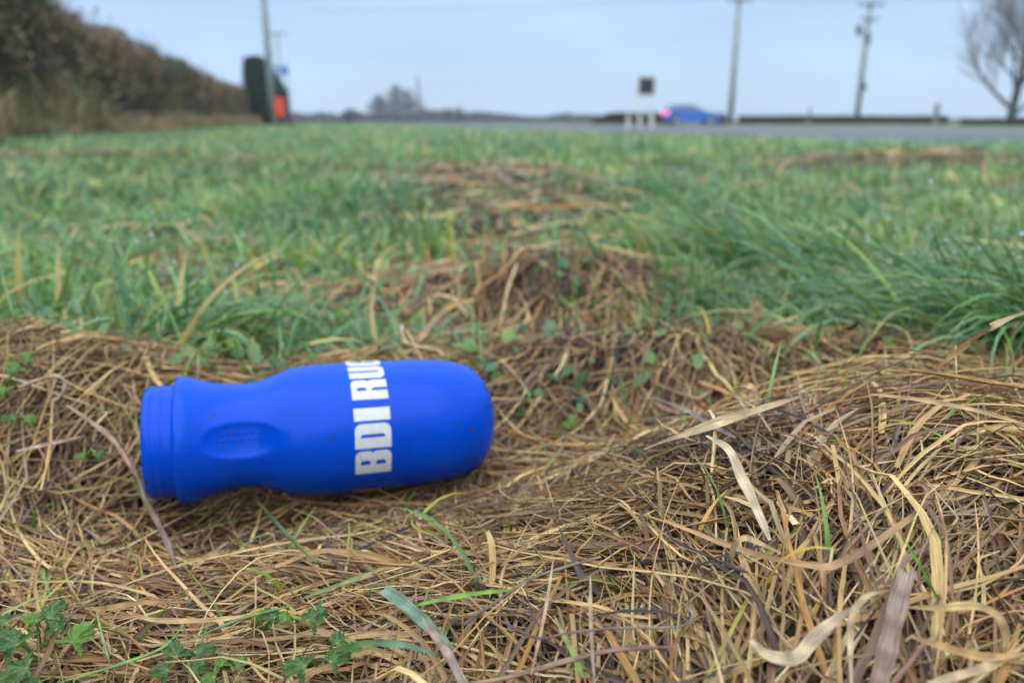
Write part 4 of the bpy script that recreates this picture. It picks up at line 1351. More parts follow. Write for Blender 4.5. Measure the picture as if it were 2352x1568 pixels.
def left_hedge():
    root = empty("hawthorn_hedge", (HU * 20 + HN * -4.2).to_tuple())
    tag(root, "tall brown and dark green hedge running away along the left of the verge", "hedge")
    ctr = Vector(root.location)
    path, hs = [], []
    S = np.linspace(-6, 51, 116)
    for s in S:
        path.append((HU * float(s) + HN * -4.3 - ctr, HU))
        hs.append((1.88 + 0.42 * float(1 - sstep(13.5, 16.5, s))) + 0.50 * (float(fbm(s * 0.33, 0.5, 17)) - 0.5) + 0.20 * (float(vnoise(s * 1.3, 2.0, 18)) - 0.5))
    bm = bmesh.new()
    hedge_core(bm, path, 1.15, lambda i: hs[i] * 0.94, 0.5, 19)
    from_bm("hedge_body", bm, M_HCORE, root, smooth=True)
    # foliage over the face and top
    n = 60000
    s = -6 + 57 * rng.random(n) ** 1.35
    f = rng.random(n)
    a = np.pi * (0.02 + 0.80 * f)
    h = np.interp(s, S, hs)
    u = np.cos(a)                                     # + towards the verge
    lat = -4.3 + np.sign(u) * np.abs(u) ** 0.55 * 0.70 + rng.normal(0, 0.07, n)
    z = h * np.sin(a) ** 0.45 + np.abs(rng.normal(0, 0.06, n)) + 0.02
    lum = fbm(s * 1.7, f * 5, 15) - 0.5
    lat = lat + 0.55 * lum
    z = np.maximum(z + 0.30 * lum * (z > 0.9), 0.02)
    z = np.where(rng.random(n) < 0.07, z + rng.uniform(0, 0.30, n) * (z > 1.3), z)
    x, y = HU.x * s + HN.x * lat, HU.y * s + HN.y * lat
    tone = fbm(s * 0.9, z * 1.5, 23)
    hi = z / h
    green = np.array([0.050, 0.070, 0.036]); brownc = np.array([0.145, 0.096, 0.056]); tan = np.array([0.25, 0.18, 0.10]); dark = np.array([0.040, 0.033, 0.026])
    c = np.where((tone > 0.55)[:, None], green, brownc)
    c = np.where((fbm(s * 1.7, z * 2.2, 29) < 0.38)[:, None], dark, c)
    low = np.clip(1.30 - 1.6 * hi + 0.9 * (fbm(s * 0.8, z * 0.6, 37) - 0.5), 0, 1)
    c = np.where((rng.random(n) < low)[:, None], tan, c)
    c = np.where(((s < 12) & (rng.random(n) < 0.02))[:, None], np.array([0.30, 0.20, 0.05]), c)
    c = c * rng.uniform(0.95, 2.1, (n, 1))
    C = np.stack([x, y, z], 1) - np.array(ctr)
    V, q, cc = leaf_quads(C, 0, rng.uniform(0.018, 0.05, n), c)
    link("foliage", bulk_mesh("foliage", V, q, cc, smooth=False), M_HEDGE, root)['kind'] = 'stuff'
    # twigs
    n = 7000
    s = -6 + 53 * rng.random(n) ** 1.3
    lat = -4.3 + rng.uniform(0.1, 0.8, n)
    h = np.interp(s, S, hs)
    z0 = rng.uniform(0.1, 1.0, n) * h * 0.95
    P0 = np.stack([HU.x * s + HN.x * lat, HU.y * s + HN.y * lat, z0], 1) - np.array(ctr)
    d = np.stack([rng.normal(0, 0.5, n), rng.normal(0, 0.5, n), rng.uniform(0.2, 1.2, n)], 1)
    d = d / np.linalg.norm(d, axis=1, keepdims=True) * rng.uniform(0.15, 0.5, (n, 1))
    t = np.linspace(0, 1, 3)
    P = P0[:, None] + d[:, None] * t[None, :, None]
    S_, N_ = frames(P, rng.uniform(0, 3, (n, 1)) * np.ones((1, 3)))
    W = np.full((n, 3), 0.005) * (1 - 0.7 * t)
    tw = np.array([[0.10, 0.068, 0.045], [0.15, 0.11, 0.075], [0.06, 0.045, 0.035]])[rng.integers(0, 3, n)]
    V, q, cc, st = strips(P, S_, N_, W, tw, 2)
    link("twigs", bulk_mesh("twigs", V, q, cc), M_TWIG, root)['kind'] = 'stuff'
left_hedge()

M_GCORE = plain('conifer_inside', (0.012, 0.022, 0.014), 0.9, 0.3, 6, spec=0.1)

def block_hedge(name, label, x0, y0, x1, y1, width, height, cols, nleaf, size, group=None, lump=0.2, seed=3, taper=None, core=None):
    """A clipped hedge between two ground points."""
    c = Vector(((x0 + x1) / 2, (y0 + y1) / 2, 0))
    root = empty(name, c)
    tag(root, label, "hedge", group)
    d = Vector((x1 - x0, y1 - y0, 0))
    Ln = d.length
    d.normalize()
    n = max(4, int(Ln / max(0.5, height * 0.4)))
    hs = [height * (1 + lump * (float(vnoise(i * 0.6, seed, seed)) - 0.5)) * (taper(i / n) if taper else 1) for i in range(n + 1)]
    bm = bmesh.new()
    hedge_core(bm, [(Vector((x0, y0, 0)) + d * (Ln * i / n) - c, d) for i in range(n + 1)], width * 0.92, lambda i: hs[i] * 0.98, lump * 0.5, seed)
    from_bm("hedge_body", bm, core or M_HCORE, root, smooth=True)
    s = rng.random(nleaf) * Ln
    a = np.pi * rng.random(nleaf)
    u = np.cos(a)
    lat = np.sign(u) * np.abs(u) ** 0.55 * width * 0.5 + rng.normal(0, size * 0.7, nleaf)
    h = np.interp(s, np.linspace(0, Ln, n + 1), hs)
    z = h * np.sin(a) ** 0.45 + rng.normal(0, size * 0.3, nleaf)
    end = rng.random(nleaf) < min(0.3, width / (2 * Ln + width))
    s = np.where(end, rng.normal(0, size * 0.6, nleaf), s)
    lat = np.where(end, rng.uniform(-0.5, 0.5, nleaf) * width, lat)
    z = np.where(end, rng.random(nleaf) * np.interp(0, [0, 1], [hs[0], hs[0]]), z)
    nr = Vector((d.y, -d.x, 0))
    x = x0 + d.x * s + nr.x * lat
    y = y0 + d.y * s + nr.y * lat
    cols = np.array(cols)
    k = np.clip((fbm(s * 0.8, z * 1.5, seed + 5) * len(cols) + rng.normal(0, 0.5, nleaf)).astype(int), 0, len(cols) - 1)
    cc = cols[k] * rng.uniform(0.65, 1.3, (nleaf, 1))
    C = np.stack([x, y, np.maximum(z, 0.0)], 1) - np.array(c)
    V, q, cc = leaf_quads(C, 0, rng.uniform(0.6, 1.3, nleaf) * size, cc)
    link("foliage", bulk_mesh("foliage", V, q, cc, smooth=False), M_HEDGE, root)['kind'] = 'stuff'
    return root

# tall clipped conifer hedge beyond the brown hedge
pa = at(596, 281, 47)
block_hedge("conifer_hedge", "tall dark green clipped conifer hedge with a squared end behind the utility pole", pa.x, 47, pa.x + HX * 40, 87, 1.5, 3.9,
            [(0.010, 0.028, 0.018), (0.014, 0.036, 0.022), (0.018, 0.042, 0.024)], 40000, 0.07, lump=0.05, seed=51, core=M_GCORE)
# low roadside hedges beyond the road
BRNC = [(0.040, 0.033, 0.022), (0.070, 0.048, 0.030), (0.05, 0.045, 0.026), (0.10, 0.07, 0.04)]
l0, l1 = at(1362, 281, 60), at(1540, 281, 60)
block_hedge("roadside_hedge", "dark brown hedge block left of the blue car", l0.x, 60, l1.x, 60.5, 1.2, 0.86, BRNC, 9000, 0.05, seed=61, lump=0.08, taper=lambda f: min(1.0, 0.35 + 3.2 * f))
l0, l1 = at(1700, 281, 60.5), at(2172, 281, 60.5)
block_hedge("roadside_hedge", "long low brown hedge running between the two right hand utility poles and the stout gatepost", l0.x, 60.6, l1.x, 60.6, 1.0, 0.66, BRNC, 22000, 0.04, seed=65, lump=0.06)
l0, l1 = at(2215, 281, 52), at(2300, 281, 52)
block_hedge("roadside_hedge", "short low hedge between the stout gatepost and the bare tree", l0.x, 52, l1.x, 52, 0.9, 0.42, BRNC, 3500, 0.045, seed=71, lump=0.3)
l0, l1 = at(2322, 281, 50), at(2500, 281, 50)
block_hedge("roadside_hedge", "low dark hedge starting at the foot of the bare tree", l0.x, 50, l1.x, 50, 0.9, 0.45, BRNC, 5000, 0.045, seed=75, lump=0.3)

# ------------------------------------------------------------------ trees
def grow(base, direction, length, rad, depth, out, r, spread=0.5, upw=0.35, kids=(4, 6), seg=5, twig=None):
    pts, p, d = [base.copy()], base.copy(), direction.normalized()
    radii = [rad]
    for i in range(seg):
        d = (d + Vector((r.uniform(-1, 1), r.uniform(-1, 1), r.uniform(-0.6, 1)) ) * 0.10 + Vector((0, 0, upw * 0.12))).normalized()
        p = p + d * (length / seg)
        pts.append(p.copy())
        radii.append(rad * (1 - 0.72 * (i + 1) / seg))
    out.append((depth, pts, radii))
    if depth == 0: return
    for k in range(r.randint(*kids)):
        f = r.uniform(0.25, 0.98)
        i = min(int(f * seg), seg - 1)
        q = pts[i].lerp(pts[i + 1], f * seg - i)
        t = (pts[i + 1] - pts[i]).normalized()
        side = Vector((r.uniform(-1, 1), r.uniform(-1, 1), r.uniform(-0.4, 0.6)))
        side = (side - t * side.dot(t)).normalized()
        nd = (t * (1 - spread) + side * spread + Vector((0, 0, upw * 0.5))).normalized()
        grow(q, nd, length * r.uniform(0.42, 0.68), max(radii[i] * 0.5, 0.003), depth - 1, out, r, spread, upw, kids, seg, twig)

def bare_tree(label, loc, height, trunk_r, depth, seed, lean=(0, 0), spread=0.5, upw=0.35, kids=(4, 6), first=0.12, nlimbs=14, twig_w=0.008, color=(0.075, 0.065, 0.05), group=None, lr=(0.28, 0.5), twcol=None, dome=0.55):
    r = random.Random(seed)
    root = empty("bare_tree", loc)
    tag(root, label, "tree", group)
    n = 10
    tp = [Vector((lean[0] * (i / n) ** 1.3 + r.uniform(-1, 1) * 0.01 * height * (i > 0), lean[1] * i / n, height * 0.92 * i / n - 0.1)) for i in range(n + 1)]
    tr = [trunk_r * (1.25 if i == 0 else 1.0) * (1 - 0.85 * i / n) for i in range(n + 1)]
    bm = bmesh.new()
    tube(bm, tp, tr, 10)
    bark = plain("bark", color, 0.9, 0.3, 3, spec=0.2)
    from_bm("trunk", bm, bark, root, smooth=True)
    out = []
    for k in range(nlimbs):
        f = first + (0.97 - first) * (k + r.random() * 0.6) / nlimbs
        i = min(int(f * n), n - 1)
        q = tp[i].lerp(tp[i + 1], f * n - i)
        az = k * 2.4 + r.uniform(-0.5, 0.5)
        nd = Vector((math.cos(az), math.sin(az), 0.45 + upw + 0.5 * f)).normalized()
        grow(q, nd, height * r.uniform(*lr) * (1.05 - dome * f), tr[i] * 0.42, depth, out, r, spread, upw, kids)
    bm = bmesh.new()
    tw = []
    for dpt, pts, radii in out:
        if dpt >= depth - 0 and depth > 1 or dpt == depth:
            tube(bm, pts, radii, 6)
        else:
            tw.append((pts, radii))
    from_bm("branches", bm, bark, root, smooth=True)['kind'] = 'stuff'
    if tw:
        P = np.array([[p[:] for p in pts] for pts, _ in tw])
        W = np.maximum(np.array([rd for _, rd in tw]), twig_w * np.linspace(1, 0.5, P.shape[1])[None])
        S_, N_ = frames(P, rng.uniform(0, 3, (len(P), 1)) * np.ones((1, P.shape[1])))
        col = np.tile(np.array(twcol or color), (len(P), 1)) * rng.uniform(0.8, 1.3, (len(P), 1))
        V, q, cc, st = strips(P, S_, N_, W, col, 2)
        link("crown", bulk_mesh("crown", V, q, cc), M_TWIG, root)['kind'] = 'stuff'
    return root

tb = at(2318, 281, 46)
bare_tree("tall bare winter tree with upswept twigs at the right edge of the view", (tb.x, 46, -0.02), 10.8, 0.24, 2, 5, lean=(0.9, 0.3), spread=0.46, upw=0.36,
          kids=(11, 14), first=0.06, nlimbs=30, twig_w=0.010, color=(0.075, 0.075, 0.055), lr=(0.30, 0.46), twcol=(0.19, 0.165, 0.165))

GREYT = (0.08, 0.072, 0.076)
def far_tree(label, px, ytop, D, seed, **kw):
    p = at(px, 281, D)
    h = at(px, ytop, D).z + 0.3
    return bare_tree(label, (p.x, D, -0.1), h, h * 0.022, 1, seed, twig_w=kw.pop('twig_w', 0.065), color=(0.07, 0.065, 0.06), twcol=GREYT, dome=0.88, group="bare trees on the skyline", **kw)
far_tree("lowest leftmost tree of the grey bare clump on the skyline", 872, 220, 170, 21, spread=0.7, upw=0.05, kids=(15, 19), nlimbs=24, first=0.05, lr=(0.60, 0.75))
far_tree("middle rounded tree of the grey bare clump on the skyline", 912, 194, 175, 22, spread=0.7, upw=0.05, kids=(15, 19), nlimbs=26, first=0.06, lr=(0.52, 0.68))
far_tree("dense right hand tree of the grey bare clump on the skyline", 940, 203, 172, 23, spread=0.7, upw=0.05, kids=(14, 18), nlimbs=24, first=0.06, lr=(0.42, 0.55))
far_tree("thin tallest tree standing at the right end of the grey bare clump", 962, 165, 185, 24, spread=0.4, upw=0.6, kids=(7, 9), nlimbs=18, first=0.18, lr=(0.14, 0.24), twig_w=0.05)

def conifer(label, px, ytop, D, seed, group):
    r = random.Random(seed)
    p = at(px, 281, D)
    h = at(px, ytop, D).z + 0.3
    root = empty("conifer_tree", (p.x, D, -0.1))
    tag(root, label, "tree", group)
    bm = bmesh.new()
    tube(bm, [(0, 0, 0), (0, 0, h * 0.95)], [h * 0.03, h * 0.004], 8)
    from_bm("trunk", bm, plain("conifer_bark", (0.05, 0.04, 0.03), 0.9, 0.2, 2), root)
    n = 3600
    f = rng.random(n) ** 0.8
    rad = (1 - f) * h * 0.42 * np.sqrt(rng.random(n)) * (0.75 + 0.25 * np.sin(f * 40))
    a = rng.uniform(0, 6.28, n)
    C = np.stack([np.cos(a) * rad, np.sin(a) * rad, h * (0.08 + 0.92 * f) - rad * 0.25], 1)
    c = np.array([0.018, 0.03, 0.022]) * rng.uniform(0.6, 1.4, (n, 1))
    V, q, cc = leaf_quads(C, 0, rng.uniform(0.12, 0.3, n), c)
    link("crown", bulk_mesh("crown", V, q, cc, smooth=False), M_HEDGE, root)
conifer("left of two small dark conifers on the skyline", 1029, 251, 200, 1, "small conifers on the skyline")
conifer("right and slightly taller of two small dark conifers on the skyline", 1055, 247, 200, 2, "small conifers on the skyline")

def bush(name, label, px, ytop, D, wpx, cols, n, size, group=None, cat="bush"):
    p = at(px, 281, D)
    h = max(0.4, at(px, ytop, D).z + 0.1)
    w = (at(px + wpx / 2, 281, D).x - at(px - wpx / 2, 281, D).x) * 0.5
    root = empty(name, (p.x, D, -0.05))
    tag(root, label, cat, group)
    bm = bmesh.new()
    for k in range(5):
        a = k * 1.3
        tube(bm, [(0, 0, 0), (math.cos(a) * w * 0.3, math.sin(a) * w * 0.3, h * 0.5), (math.cos(a) * w * 0.5, math.sin(a) * w * 0.5, h * 0.85)], [w * 0.05, w * 0.03, w * 0.01], 6)
    from_bm("stems", bm, M_HCORE, root)
    d = rng.normal(0, 1, (n, 3)); d /= np.linalg.norm(d, axis=1, keepdims=True)
    rr = rng.random(n) ** 0.4
    C = d * rr[:, None] * np.array([w, w, h * 0.55]) + np.array([0, 0, h * 0.5])
    lump = (fbm(C[:, 0] / w * 2 + 3, C[:, 2] / h * 3, 88) > 0.36)
    C = C[(C[:, 2] > 0) & lump]
    cols = np.array(cols)
    c = cols[rng.integers(0, len(cols), len(C))] * rng.uniform(0.7, 1.3, (len(C), 1))
    V, q, cc = leaf_quads(C, 0, rng.uniform(0.6, 1.3, len(C)) * size, c)
    link("foliage", bulk_mesh("foliage", V, q, cc, smooth=False), M_HEDGE, root)['kind'] = 'stuff'
bush("bush", "small dark bush on the skyline left of the grey bare trees", 805, 252, 165, 44, [(0.06, 0.05, 0.045), (0.08, 0.06, 0.05)], 3000, 0.16)
bush("bush", "dark bush directly in front of the blue car at the hedge", 1652, 262, 59, 34, [(0.05, 0.05, 0.05), (0.07, 0.06, 0.05)], 1800, 0.07)

# far wood: one low mass along the horizon
n = 26000
xs = np.concatenate([rng.uniform(-80, 26, 3 * n // 4), rng.uniform(-200, 260, n - 3 * n // 4)])
ys = 240 + rng.normal(0, 6, n)
top = (0.6 + 2.6 * fbm(xs * 0.08, xs * 0 + 1, 55) + 1.3 * vnoise(xs * 0.3, xs * 0, 56)) * (1 - 0.6 * sstep(20, 30, xs))
zs = rng.random(n) ** 0.8 * top
C = np.stack([xs, ys, zs], 1)
cw = np.array([[0.045, 0.05, 0.04], [0.06, 0.055, 0.05], [0.035, 0.045, 0.038]])[rng.integers(0, 3, n)] * rng.uniform(0.7, 1.3, (n, 1))
V, q, cc = leaf_quads(C, 0, rng.uniform(0.25, 0.7, n), cw)
tag(link("far_treeline", bulk_mesh("far_treeline", V, q, cc, smooth=False), M_HEDGE), "low blue grey line of woods along the horizon", "treeline", kind='stuff')

# ------------------------------------------------------------------ utility poles and wires
M_POLE = plain("weathered_pole", (0.24, 0.29, 0.29), 0.8, 0.2, 2, spec=0.3)
M_DARKMETAL = plain("dark_metal", (0.06, 0.07, 0.08), 0.5, 0.2, 4, metal=0.2)
M_INSUL = plain("insulator", (0.16, 0.12, 0.11), 0.3, 0.1, 10)
M_YELLOW = plain("yellow_plate", (0.55, 0.42, 0.05), 0.5, 0.1, 10)
M_GREYBOX = plain("grey_box", (0.13, 0.15, 0.16), 0.5, 0.1, 4)

def utility_pole(label, px, D, height, rad, arm=1.0, second=None, extras=False):
    p = at(px, 281, D)
    root = empty("utility_pole", (p.x, D, -0.05))
    tag(root, label, "utility pole", "utility poles")
    bm = bmesh.new()
    tube(bm, [(0, 0, 0), (0, 0, height * 0.5), (0, 0, height)], [rad, rad * 0.86, rad * 0.7], 12)
    from_bm("pole", bm, M_POLE, root, smooth=True)
    tops = []
    for za, wa in [(height - 0.25, arm)] + ([second] if second else []):
        bm = bmesh.new()
        box(bm, 0, -rad * 0.9, za, 2 * wa, 0.10, 0.12, bevel=0.01)
        from_bm("crossarm", bm, M_DARKMETAL, root)
        for sx in (-0.92, 0.0, 0.92):
            bm = bmesh.new()
            z1 = za + 0.06 if sx else height
            y1 = -rad * 0.9 if sx else 0
            tube(bm, [(sx * wa, y1, z1 - 0.005), (sx * wa, y1, z1 + 0.06), (sx * wa, y1, z1 + 0.10), (sx * wa, y1, z1 + 0.17)], [0.025, 0.05, 0.03, 0.045], 8)
            from_bm("insulator", bm, M_INSUL, root, smooth=True)
            if za > height - 0.5: tops.append(Vector((p.x + sx * wa, D + y1, -0.05 + z1 + 0.16)))
    if extras:
        bm = bmesh.new()
        zt = height - 1.95
        box(bm, -0.62, 0, zt, 0.36, 0.36, 0.55, bevel=0.04)
        for k in range(6): box(bm, -0.62, -0.205, zt - 0.2 + 0.0, 0.02, 0.03, 0.4) if k == 0 else box(bm, -0.80 + 0.06 * k, -0.20, zt, 0.02, 0.05, 0.42)
        for sx in (-0.72, -0.52): tube(bm, [(sx, 0, zt + 0.27), (sx, 0, zt + 0.42)], [0.04, 0.025], 8)
        from_bm("transformer", bm, M_GREYBOX, root)
        bm = bmesh.new()
        box(bm, -0.30, 0, zt - 0.32, 0.75, 0.10, 0.08)
        from_bm("bracket", bm, M_DARKMETAL, root)
        bm = bmesh.new()
        box(bm, -0.08, -rad - 0.012, height - 3.3, 0.16, 0.02, 0.42)
        from_bm("warning_plate", bm, M_YELLOW, root)
        bm = bmesh.new()
        box(bm, 0, -rad - 0.07, height - 2.6, 0.34, 0.16, 0.75, bevel=0.02)
        from_bm("fuse_box", bm, M_GREYBOX, root)
        bm = bmesh.new()
        box(bm, 0.05, -rad - 0.10, 2.75, 0.42, 0.24, 0.62, bevel=0.03)
        from_bm("meter_box", bm, M_GREYBOX, root)
    return tops

HT = lambda px, py, D: at(px, py, D).z + 0.05
t1 = utility_pole("left of the two full height utility poles beyond the road with one crossarm", 1677, 60, HT(1677, -6, 60), 0.23, 0.95)
t2 = utility_pole("utility pole with a transformer and boxes right of the blue car", 1967, 60.4, HT(1985, 4, 60.4), 0.21, 0.95, (HT(1985, 4, 60.4) - 1.25, 0.6), True)
t0 = utility_pole("utility pole in front of the dark conifer hedge rising out of the picture", 629, 44, 8.9, 0.21, 0.95)
t3 = utility_pole("small far utility pole with a crossarm just right of the nearer left pole", 652, 92, 10.0, 0.17, 1.15)

def wire(label, pts, rad=0.006, sag=0.35):
    bm = bmesh.new()
    allp = []
    for a, b in zip(pts, pts[1:]):
        for i in range(12 + (b is pts[-1])):
            f = i / 12
            allp.append(a.lerp(b, f) - Vector((0, 0, sag * 4 * f * (1 - f))))
    tube(bm, allp, rad, 5)
    tag(from_bm("overhead_wire", bm, M_DARKMETAL, smooth=True), label, "wire", "overhead wires between the poles")
for k, nm in enumerate(("nearest the road end of the crossarms", "on the pole tops", "at the far end of the crossarms")):
    wire("overhead wire carried %s of the two right poles" % nm, [t1[k] + Vector((-34, 10, 0.3)), t1[k], t2[k], t2[k] + Vector((36, -6, 0.3))], sag=0.25)

# ------------------------------------------------------------------ signs and posts
M_WHITE = plain("white_paint", (0.75, 0.76, 0.76), 0.5, 0.08, 6)
M_SIGNBACK = plain("dark_sign_face", (0.018, 0.022, 0.035), 0.5, 0.2, 6)
M_SIGNRIM = plain("pale_sign_rim", (0.60, 0.64, 0.66), 0.5, 0.1, 6)
M_ORANGE = plain("red_orange_board", (0.80, 0.07, 0.025), 0.45, 0.06, 4)
M_BLUESIGN = plain("blue_sign_face", (0.04, 0.16, 0.55), 0.45, 0.06, 4)
M_CONC = plain("concrete", (0.20, 0.22, 0.20), 0.85, 0.25, 6)

# dark square sign on two white posts
p = at(1481, 281, 25)
root = empty("road_sign", (p.x, 25, 0.0))
tag(root, "small dark square road sign with pale rim on two thin white posts by the road", "road sign")
zc = at(1481, 198, 25).z
bm = bmesh.new(); box(bm, 0, 0, zc, 0.62, 0.02, 0.62, bevel=0.006); from_bm("rim", bm, M_SIGNRIM, root)
bm = bmesh.new(); box(bm, 0, -0.016, zc, 0.45, 0.012, 0.47); from_bm("panel", bm, M_SIGNBACK, root)
for sx in (-0.2, 0.16):
    bm = bmesh.new(); tube(bm, [(sx, 0.045, -0.05), (sx, 0.045, zc + 0.25)], 0.03, 10); from_bm("post", bm, M_WHITE, root, smooth=True)

def marker_post(label, px, D, ytop):
    p = at(px, 281, D)
    h = at(px, ytop, D).z
    root = empty("marker_post", (p.x, D, 0.0))
    tag(root, label, "marker post", "white marker posts at the road edge")
    bm = bmesh.new(); box(bm, 0, 0, h / 2 - 0.03, 0.10, 0.05, h + 0.06, bevel=0.012); from_bm("post", bm, M_WHITE, root)
    bm = bmesh.new(); box(bm, 0, -0.028, h - 0.12, 0.06, 0.006, 0.10); from_bm("reflector", bm, M_SIGNRIM, root)
marker_post("white marker post left of the dark square sign", 1443, 26, 262)
marker_post("white marker post directly under the dark square sign", 1470, 29, 264)
marker_post("white marker post between the dark square sign and the blue car", 1498, 28, 263)

# blue direction sign
p = at(668, 281, 46)
root = empty("direction_sign", (p.x, 46, 0.0))
tag(root, "blue and white direction sign on a thin grey post by the far utility pole", "road sign")
zs = at(668, 163, 46).z
bm = bmesh.new(); tube(bm, [(0, 0, -0.05), (0, 0, zs + 0.45)], 0.045, 10); from_bm("post", bm, M_POLE, root, smooth=True)
bm = bmesh.new(); box(bm, -0.52, -0.065, zs, 1.22, 0.025, 0.44, bevel=0.008); from_bm("panel", bm, M_BLUESIGN, root)
bm = bmesh.new()
ar = [(-0.62, 0.05), (-0.30, 0.05), (-0.30, 0.13), (-0.14, 0.0), (-0.30, -0.13), (-0.30, -0.05), (-0.62, -0.05)]
vf = [bm.verts.new((x - 0.12, -0.082, zs + z)) for x, z in ar]
bm.faces.new(vf)
r_ = bmesh.ops.extrude_face_region(bm, geom=bm.faces[:])
for vtx in [g for g in r_['geom'] if isinstance(g, bmesh.types.BMVert)]: vtx.co.y += 0.003
from_bm("arrow", bm, M_WHITE, root)

# red-orange board on a low stand
p = at(645, 281, 41)
root = empty("roadworks_board", (p.x, 41, float(terrain(p.x, 41))))
tag(root, "bright red orange upright board on a low stand in front of the conifer hedge", "sign board")
za, zb = at(645, 270, 41).z - root.location.z, at(645, 222, 41).z - root.location.z
bm = bmesh.new(); box(bm, 0, 0, (za + zb) / 2, 0.52, 0.03, (zb - za) * 0.9, bevel=0.012); from_bm("panel", bm, M_ORANGE, root)
for sx in (-0.22, 0.22):
    bm = bmesh.new(); tube(bm, [(sx, 0.035, -0.05), (sx, 0.035, zb * 0.9)], 0.018, 8); from_bm("leg", bm, M_WHITE, root, smooth=True)
    bm = bmesh.new(); tube(bm, [(sx, 0.55, -0.05), (sx, 0.055, zb * 0.85)], 0.016, 8); from_bm("strut", bm, M_GREYBOX, root, smooth=True)

def gatepost(label, px, D, ytop, w):
    p = at(px, 281, D)
    h = at(px, ytop, D).z
    root = empty("gatepost", (p.x, D, 0.0))
    tag(root, label, "post", "posts in the low hedge")
    bm = bmesh.new(); box(bm, 0, 0, h / 2 - 0.05, w, w, h + 0.1, bevel=0.02); from_bm("shaft", bm, M_CONC, root)
    bm = bmesh.new()
    bmesh.ops.create_cone(bm, cap_ends=True, segments=4, radius1=w * 0.78, radius2=w * 0.2, depth=w * 0.4, matrix=Matrix.Translation((0, 0, h + w * 0.2)) @ Matrix.Rotation(R(45), 4, 'Z'))
    from_bm("cap", bm, M_CONC, root)
gatepost("stout grey gatepost standing above the end of the long low hedge", 2148, 58, 242, 0.28)
gatepost("slim grey post in the long low hedge between the two right utility poles", 1858, 58, 250, 0.16)

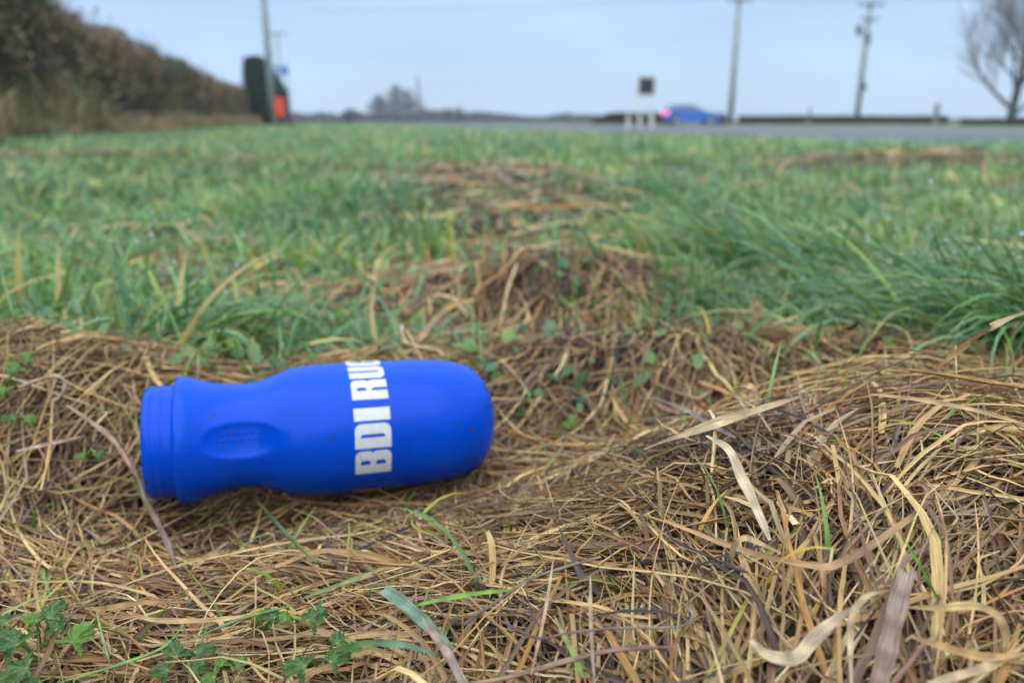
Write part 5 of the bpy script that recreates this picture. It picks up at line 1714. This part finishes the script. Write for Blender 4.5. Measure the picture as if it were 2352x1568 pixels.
# ------------------------------------------------------------------ car
def car():
    p = at(1586, 281, 56)
    root = empty("blue_car", (p.x, 56, 0.008), R(3))
    root.scale = (1.02, 1.0, 0.93)
    tag(root, "small blue hatchback car on the road with its red rear lamp lit", "car")
    paint = plain("blue_car_paint", (0.02, 0.17, 0.55), 0.25, 0.04, 2)
    glass = plain("car_glass", (0.03, 0.045, 0.06), 0.05, 0.05, 2, spec=0.8)
    tyre = plain("tyre_rubber", (0.02, 0.02, 0.022), 0.8, 0.1, 10)
    rim = plain("wheel_rim", (0.45, 0.46, 0.48), 0.35, 0.05, 6, metal=0.7)
    trim = plain("black_trim", (0.03, 0.03, 0.035), 0.6, 0.1, 10)
    L, Wd = 3.75, 1.66
    # side outline of the lower shell: x forward (right), z up; wheel arches cut into it
    def arch(cx, r=0.35):
        return [(cx + r * math.cos(R(a)), 0.30 + r * math.sin(R(a))) for a in range(0, 181, 20)]
    low = [(-1.86, 0.34), (-1.88, 0.62), (-1.80, 0.92), (-1.70, 1.00), (0.72, 0.96), (1.30, 0.90), (1.70, 0.78), (1.85, 0.60), (1.86, 0.32), (1.70, 0.22)]
    low += [(1.55, 0.22)] + arch(1.17) + [(0.78, 0.20), (-0.80, 0.20)] + arch(-1.19) + [(-1.58, 0.24), (-1.74, 0.26)]
    bm = bmesh.new()
    def prism(outline, w0, inset=None):
        ys = [-w0 / 2, w0 / 2]
        sides = []
        for y in ys: sides.append([bm.verts.new((x, y, z)) for x, z in outline])
        n = len(outline)
        for k in range(n):
            bm.faces.new((sides[0][k], sides[0][(k + 1) % n], sides[1][(k + 1) % n], sides[1][k]))
        bm.faces.new(sides[0]); bm.faces.new(sides[1][::-1])
    prism(low, Wd)
    bmesh.ops.triangulate(bm, faces=[f for f in bm.faces if len(f.verts) > 4])
    from_bm("shell", bm, paint, root)
    # cabin with inward sloping sides
    cab = [(-1.72, 0.98), (-1.52, 1.36), (-1.30, 1.44), (-0.30, 1.46), (0.05, 1.42), (0.78, 0.95)]
    bm = bmesh.new()
    sides = []
    for sgn in (-1, 1):
        sides.append([bm.verts.new((x, sgn * (Wd / 2 - 0.03 - 0.30 * max(0, z - 0.95)), z)) for x, z in cab])
    n = len(cab)
    for k in range(n): bm.faces.new((sides[0][k], sides[0][(k + 1) % n], sides[1][(k + 1) % n], sides[1][k]))
    bm.faces.new(sides[0]); bm.faces.new(sides[1][::-1])
    from_bm("cabin", bm, paint, root)
    def glass_panel(name, pts):
        bm = bmesh.new()
        vs = [bm.verts.new(q) for q in pts]
        bm.faces.new(vs)
        e = bmesh.ops.extrude_face_region(bm, geom=bm.faces[:])
        c = sum((Vector(q) for q in pts), Vector()) / len(pts)
        nv = (c - Vector((-0.4, 0, 1.0))).normalized() * 0.012
        for g in e['geom']:
            if isinstance(g, bmesh.types.BMVert): g.co += nv
        from_bm(name, bm, glass, root)
    for sgn in (-1, 1):
        def yy(z): return sgn * (Wd / 2 - 0.03 - 0.30 * max(0, z - 0.95) + 0.002)
        glass_panel("side_window", [(x, yy(z), z) for x, z in ((-0.28, 1.02), (0.55, 1.02), (0.02, 1.36), (-0.28, 1.38))])
        glass_panel("side_window", [(x, yy(z), z) for x, z in ((-1.05, 1.02), (-0.36, 1.02), (-0.36, 1.38), (-1.05, 1.38))])
        glass_panel("side_window", [(x, yy(z), z) for x, z in ((-1.50, 1.06), (-1.13, 1.02), (-1.13, 1.37), (-1.34, 1.34))])
    wz = lambda z: Wd / 2 - 0.10 - 0.30 * max(0, z - 0.95)
    glass_panel("windscreen", [(0.74, -wz(0.98), 0.985), (0.74, wz(0.98), 0.985), (0.10, wz(1.39), 1.395), (0.10, -wz(1.39), 1.395)])
    glass_panel("rear_window", [(-1.705, -wz(1.02), 1.03), (-1.705, wz(1.02), 1.03), (-1.54, wz(1.34), 1.335), (-1.54, -wz(1.34), 1.335)])
    for cx in (1.17, -1.19):
        for sgn in (-1, 1):
            bm = bmesh.new()
            mt = Matrix.Translation((cx, sgn * (Wd / 2 - 0.10), 0.30)) @ Matrix.Rotation(R(90), 4, 'X')
            bmesh.ops.create_cone(bm, cap_ends=True, segments=24, radius1=0.30, radius2=0.30, depth=0.19, matrix=mt)
            w = from_bm("wheel", bm, tyre, root, smooth=False)
            bm = bmesh.new()
            mt = Matrix.Translation((cx, sgn * (Wd / 2 - 0.004), 0.30)) @ Matrix.Rotation(R(90), 4, 'X')
            bmesh.ops.create_cone(bm, cap_ends=True, segments=20, radius1=0.20, radius2=0.20, depth=0.02, matrix=mt)
            from_bm("rim", bm, rim, w)
    lm, nn, ll, bb = new_mat("lit_rear_lamp")
    bb.inputs["Base Color"].default_value = (0.6, 0.02, 0.03, 1)
    bb.inputs["Emission Color"].default_value = (1.0, 0.10, 0.16, 1)
    bb.inputs["Emission Strength"].default_value = 2.2
    for sgn in (-1, 1):
        bm = bmesh.new(); box(bm, -1.80, sgn * (Wd / 2 - 0.10), 0.88, 0.16, 0.22, 0.24, bevel=0.03); from_bm("rear_lamp", bm, lm, root)
        bm = bmesh.new(); box(bm, 1.74, sgn * (Wd / 2 - 0.22), 0.70, 0.16, 0.28, 0.14, bevel=0.03); from_bm("headlamp", bm, rim, root)
        bm = bmesh.new(); box(bm, 0.62, sgn * (Wd / 2 + 0.07), 1.02, 0.12, 0.18, 0.12, bevel=0.03); from_bm("wing_mirror", bm, trim, root)
        bm = bmesh.new(); box(bm, -0.32, sgn * (Wd / 2 + 0.006), 0.84, 0.16, 0.015, 0.03); from_bm("door_handle", bm, trim, root)
    bm = bmesh.new(); box(bm, -1.84, 0, 0.42, 0.10, Wd - 0.08, 0.20, bevel=0.03); from_bm("rear_bumper", bm, trim, root)
    bm = bmesh.new(); box(bm, 1.84, 0, 0.36, 0.08, Wd - 0.08, 0.18, bevel=0.03); from_bm("front_bumper", bm, trim, root)
car()

# ------------------------------------------------------------------ haze in the air
USE_HAZE = True
if USE_HAZE:
    bm = bmesh.new()
    box(bm, 0, 100, 8.0, 900, 900, 20.0)
    m = bpy.data.materials.new("damp_air")
    m.use_nodes = True
    m.node_tree.nodes.clear()
    oo = m.node_tree.nodes.new("ShaderNodeOutputMaterial")
    pv = m.node_tree.nodes.new("ShaderNodeVolumePrincipled")
    pv.inputs["Color"].default_value = (0.86, 0.92, 1.0, 1)
    pv.inputs["Density"].default_value = 0.0010
    m.node_tree.links.new(pv.outputs[0], oo.inputs["Volume"])
    tag(from_bm("haze", bm, m), "thin damp haze in the air", "haze", kind='stuff')

print("QUADS straw", N_STRAW, "grass", N_GRASS, "far", N_FAR)
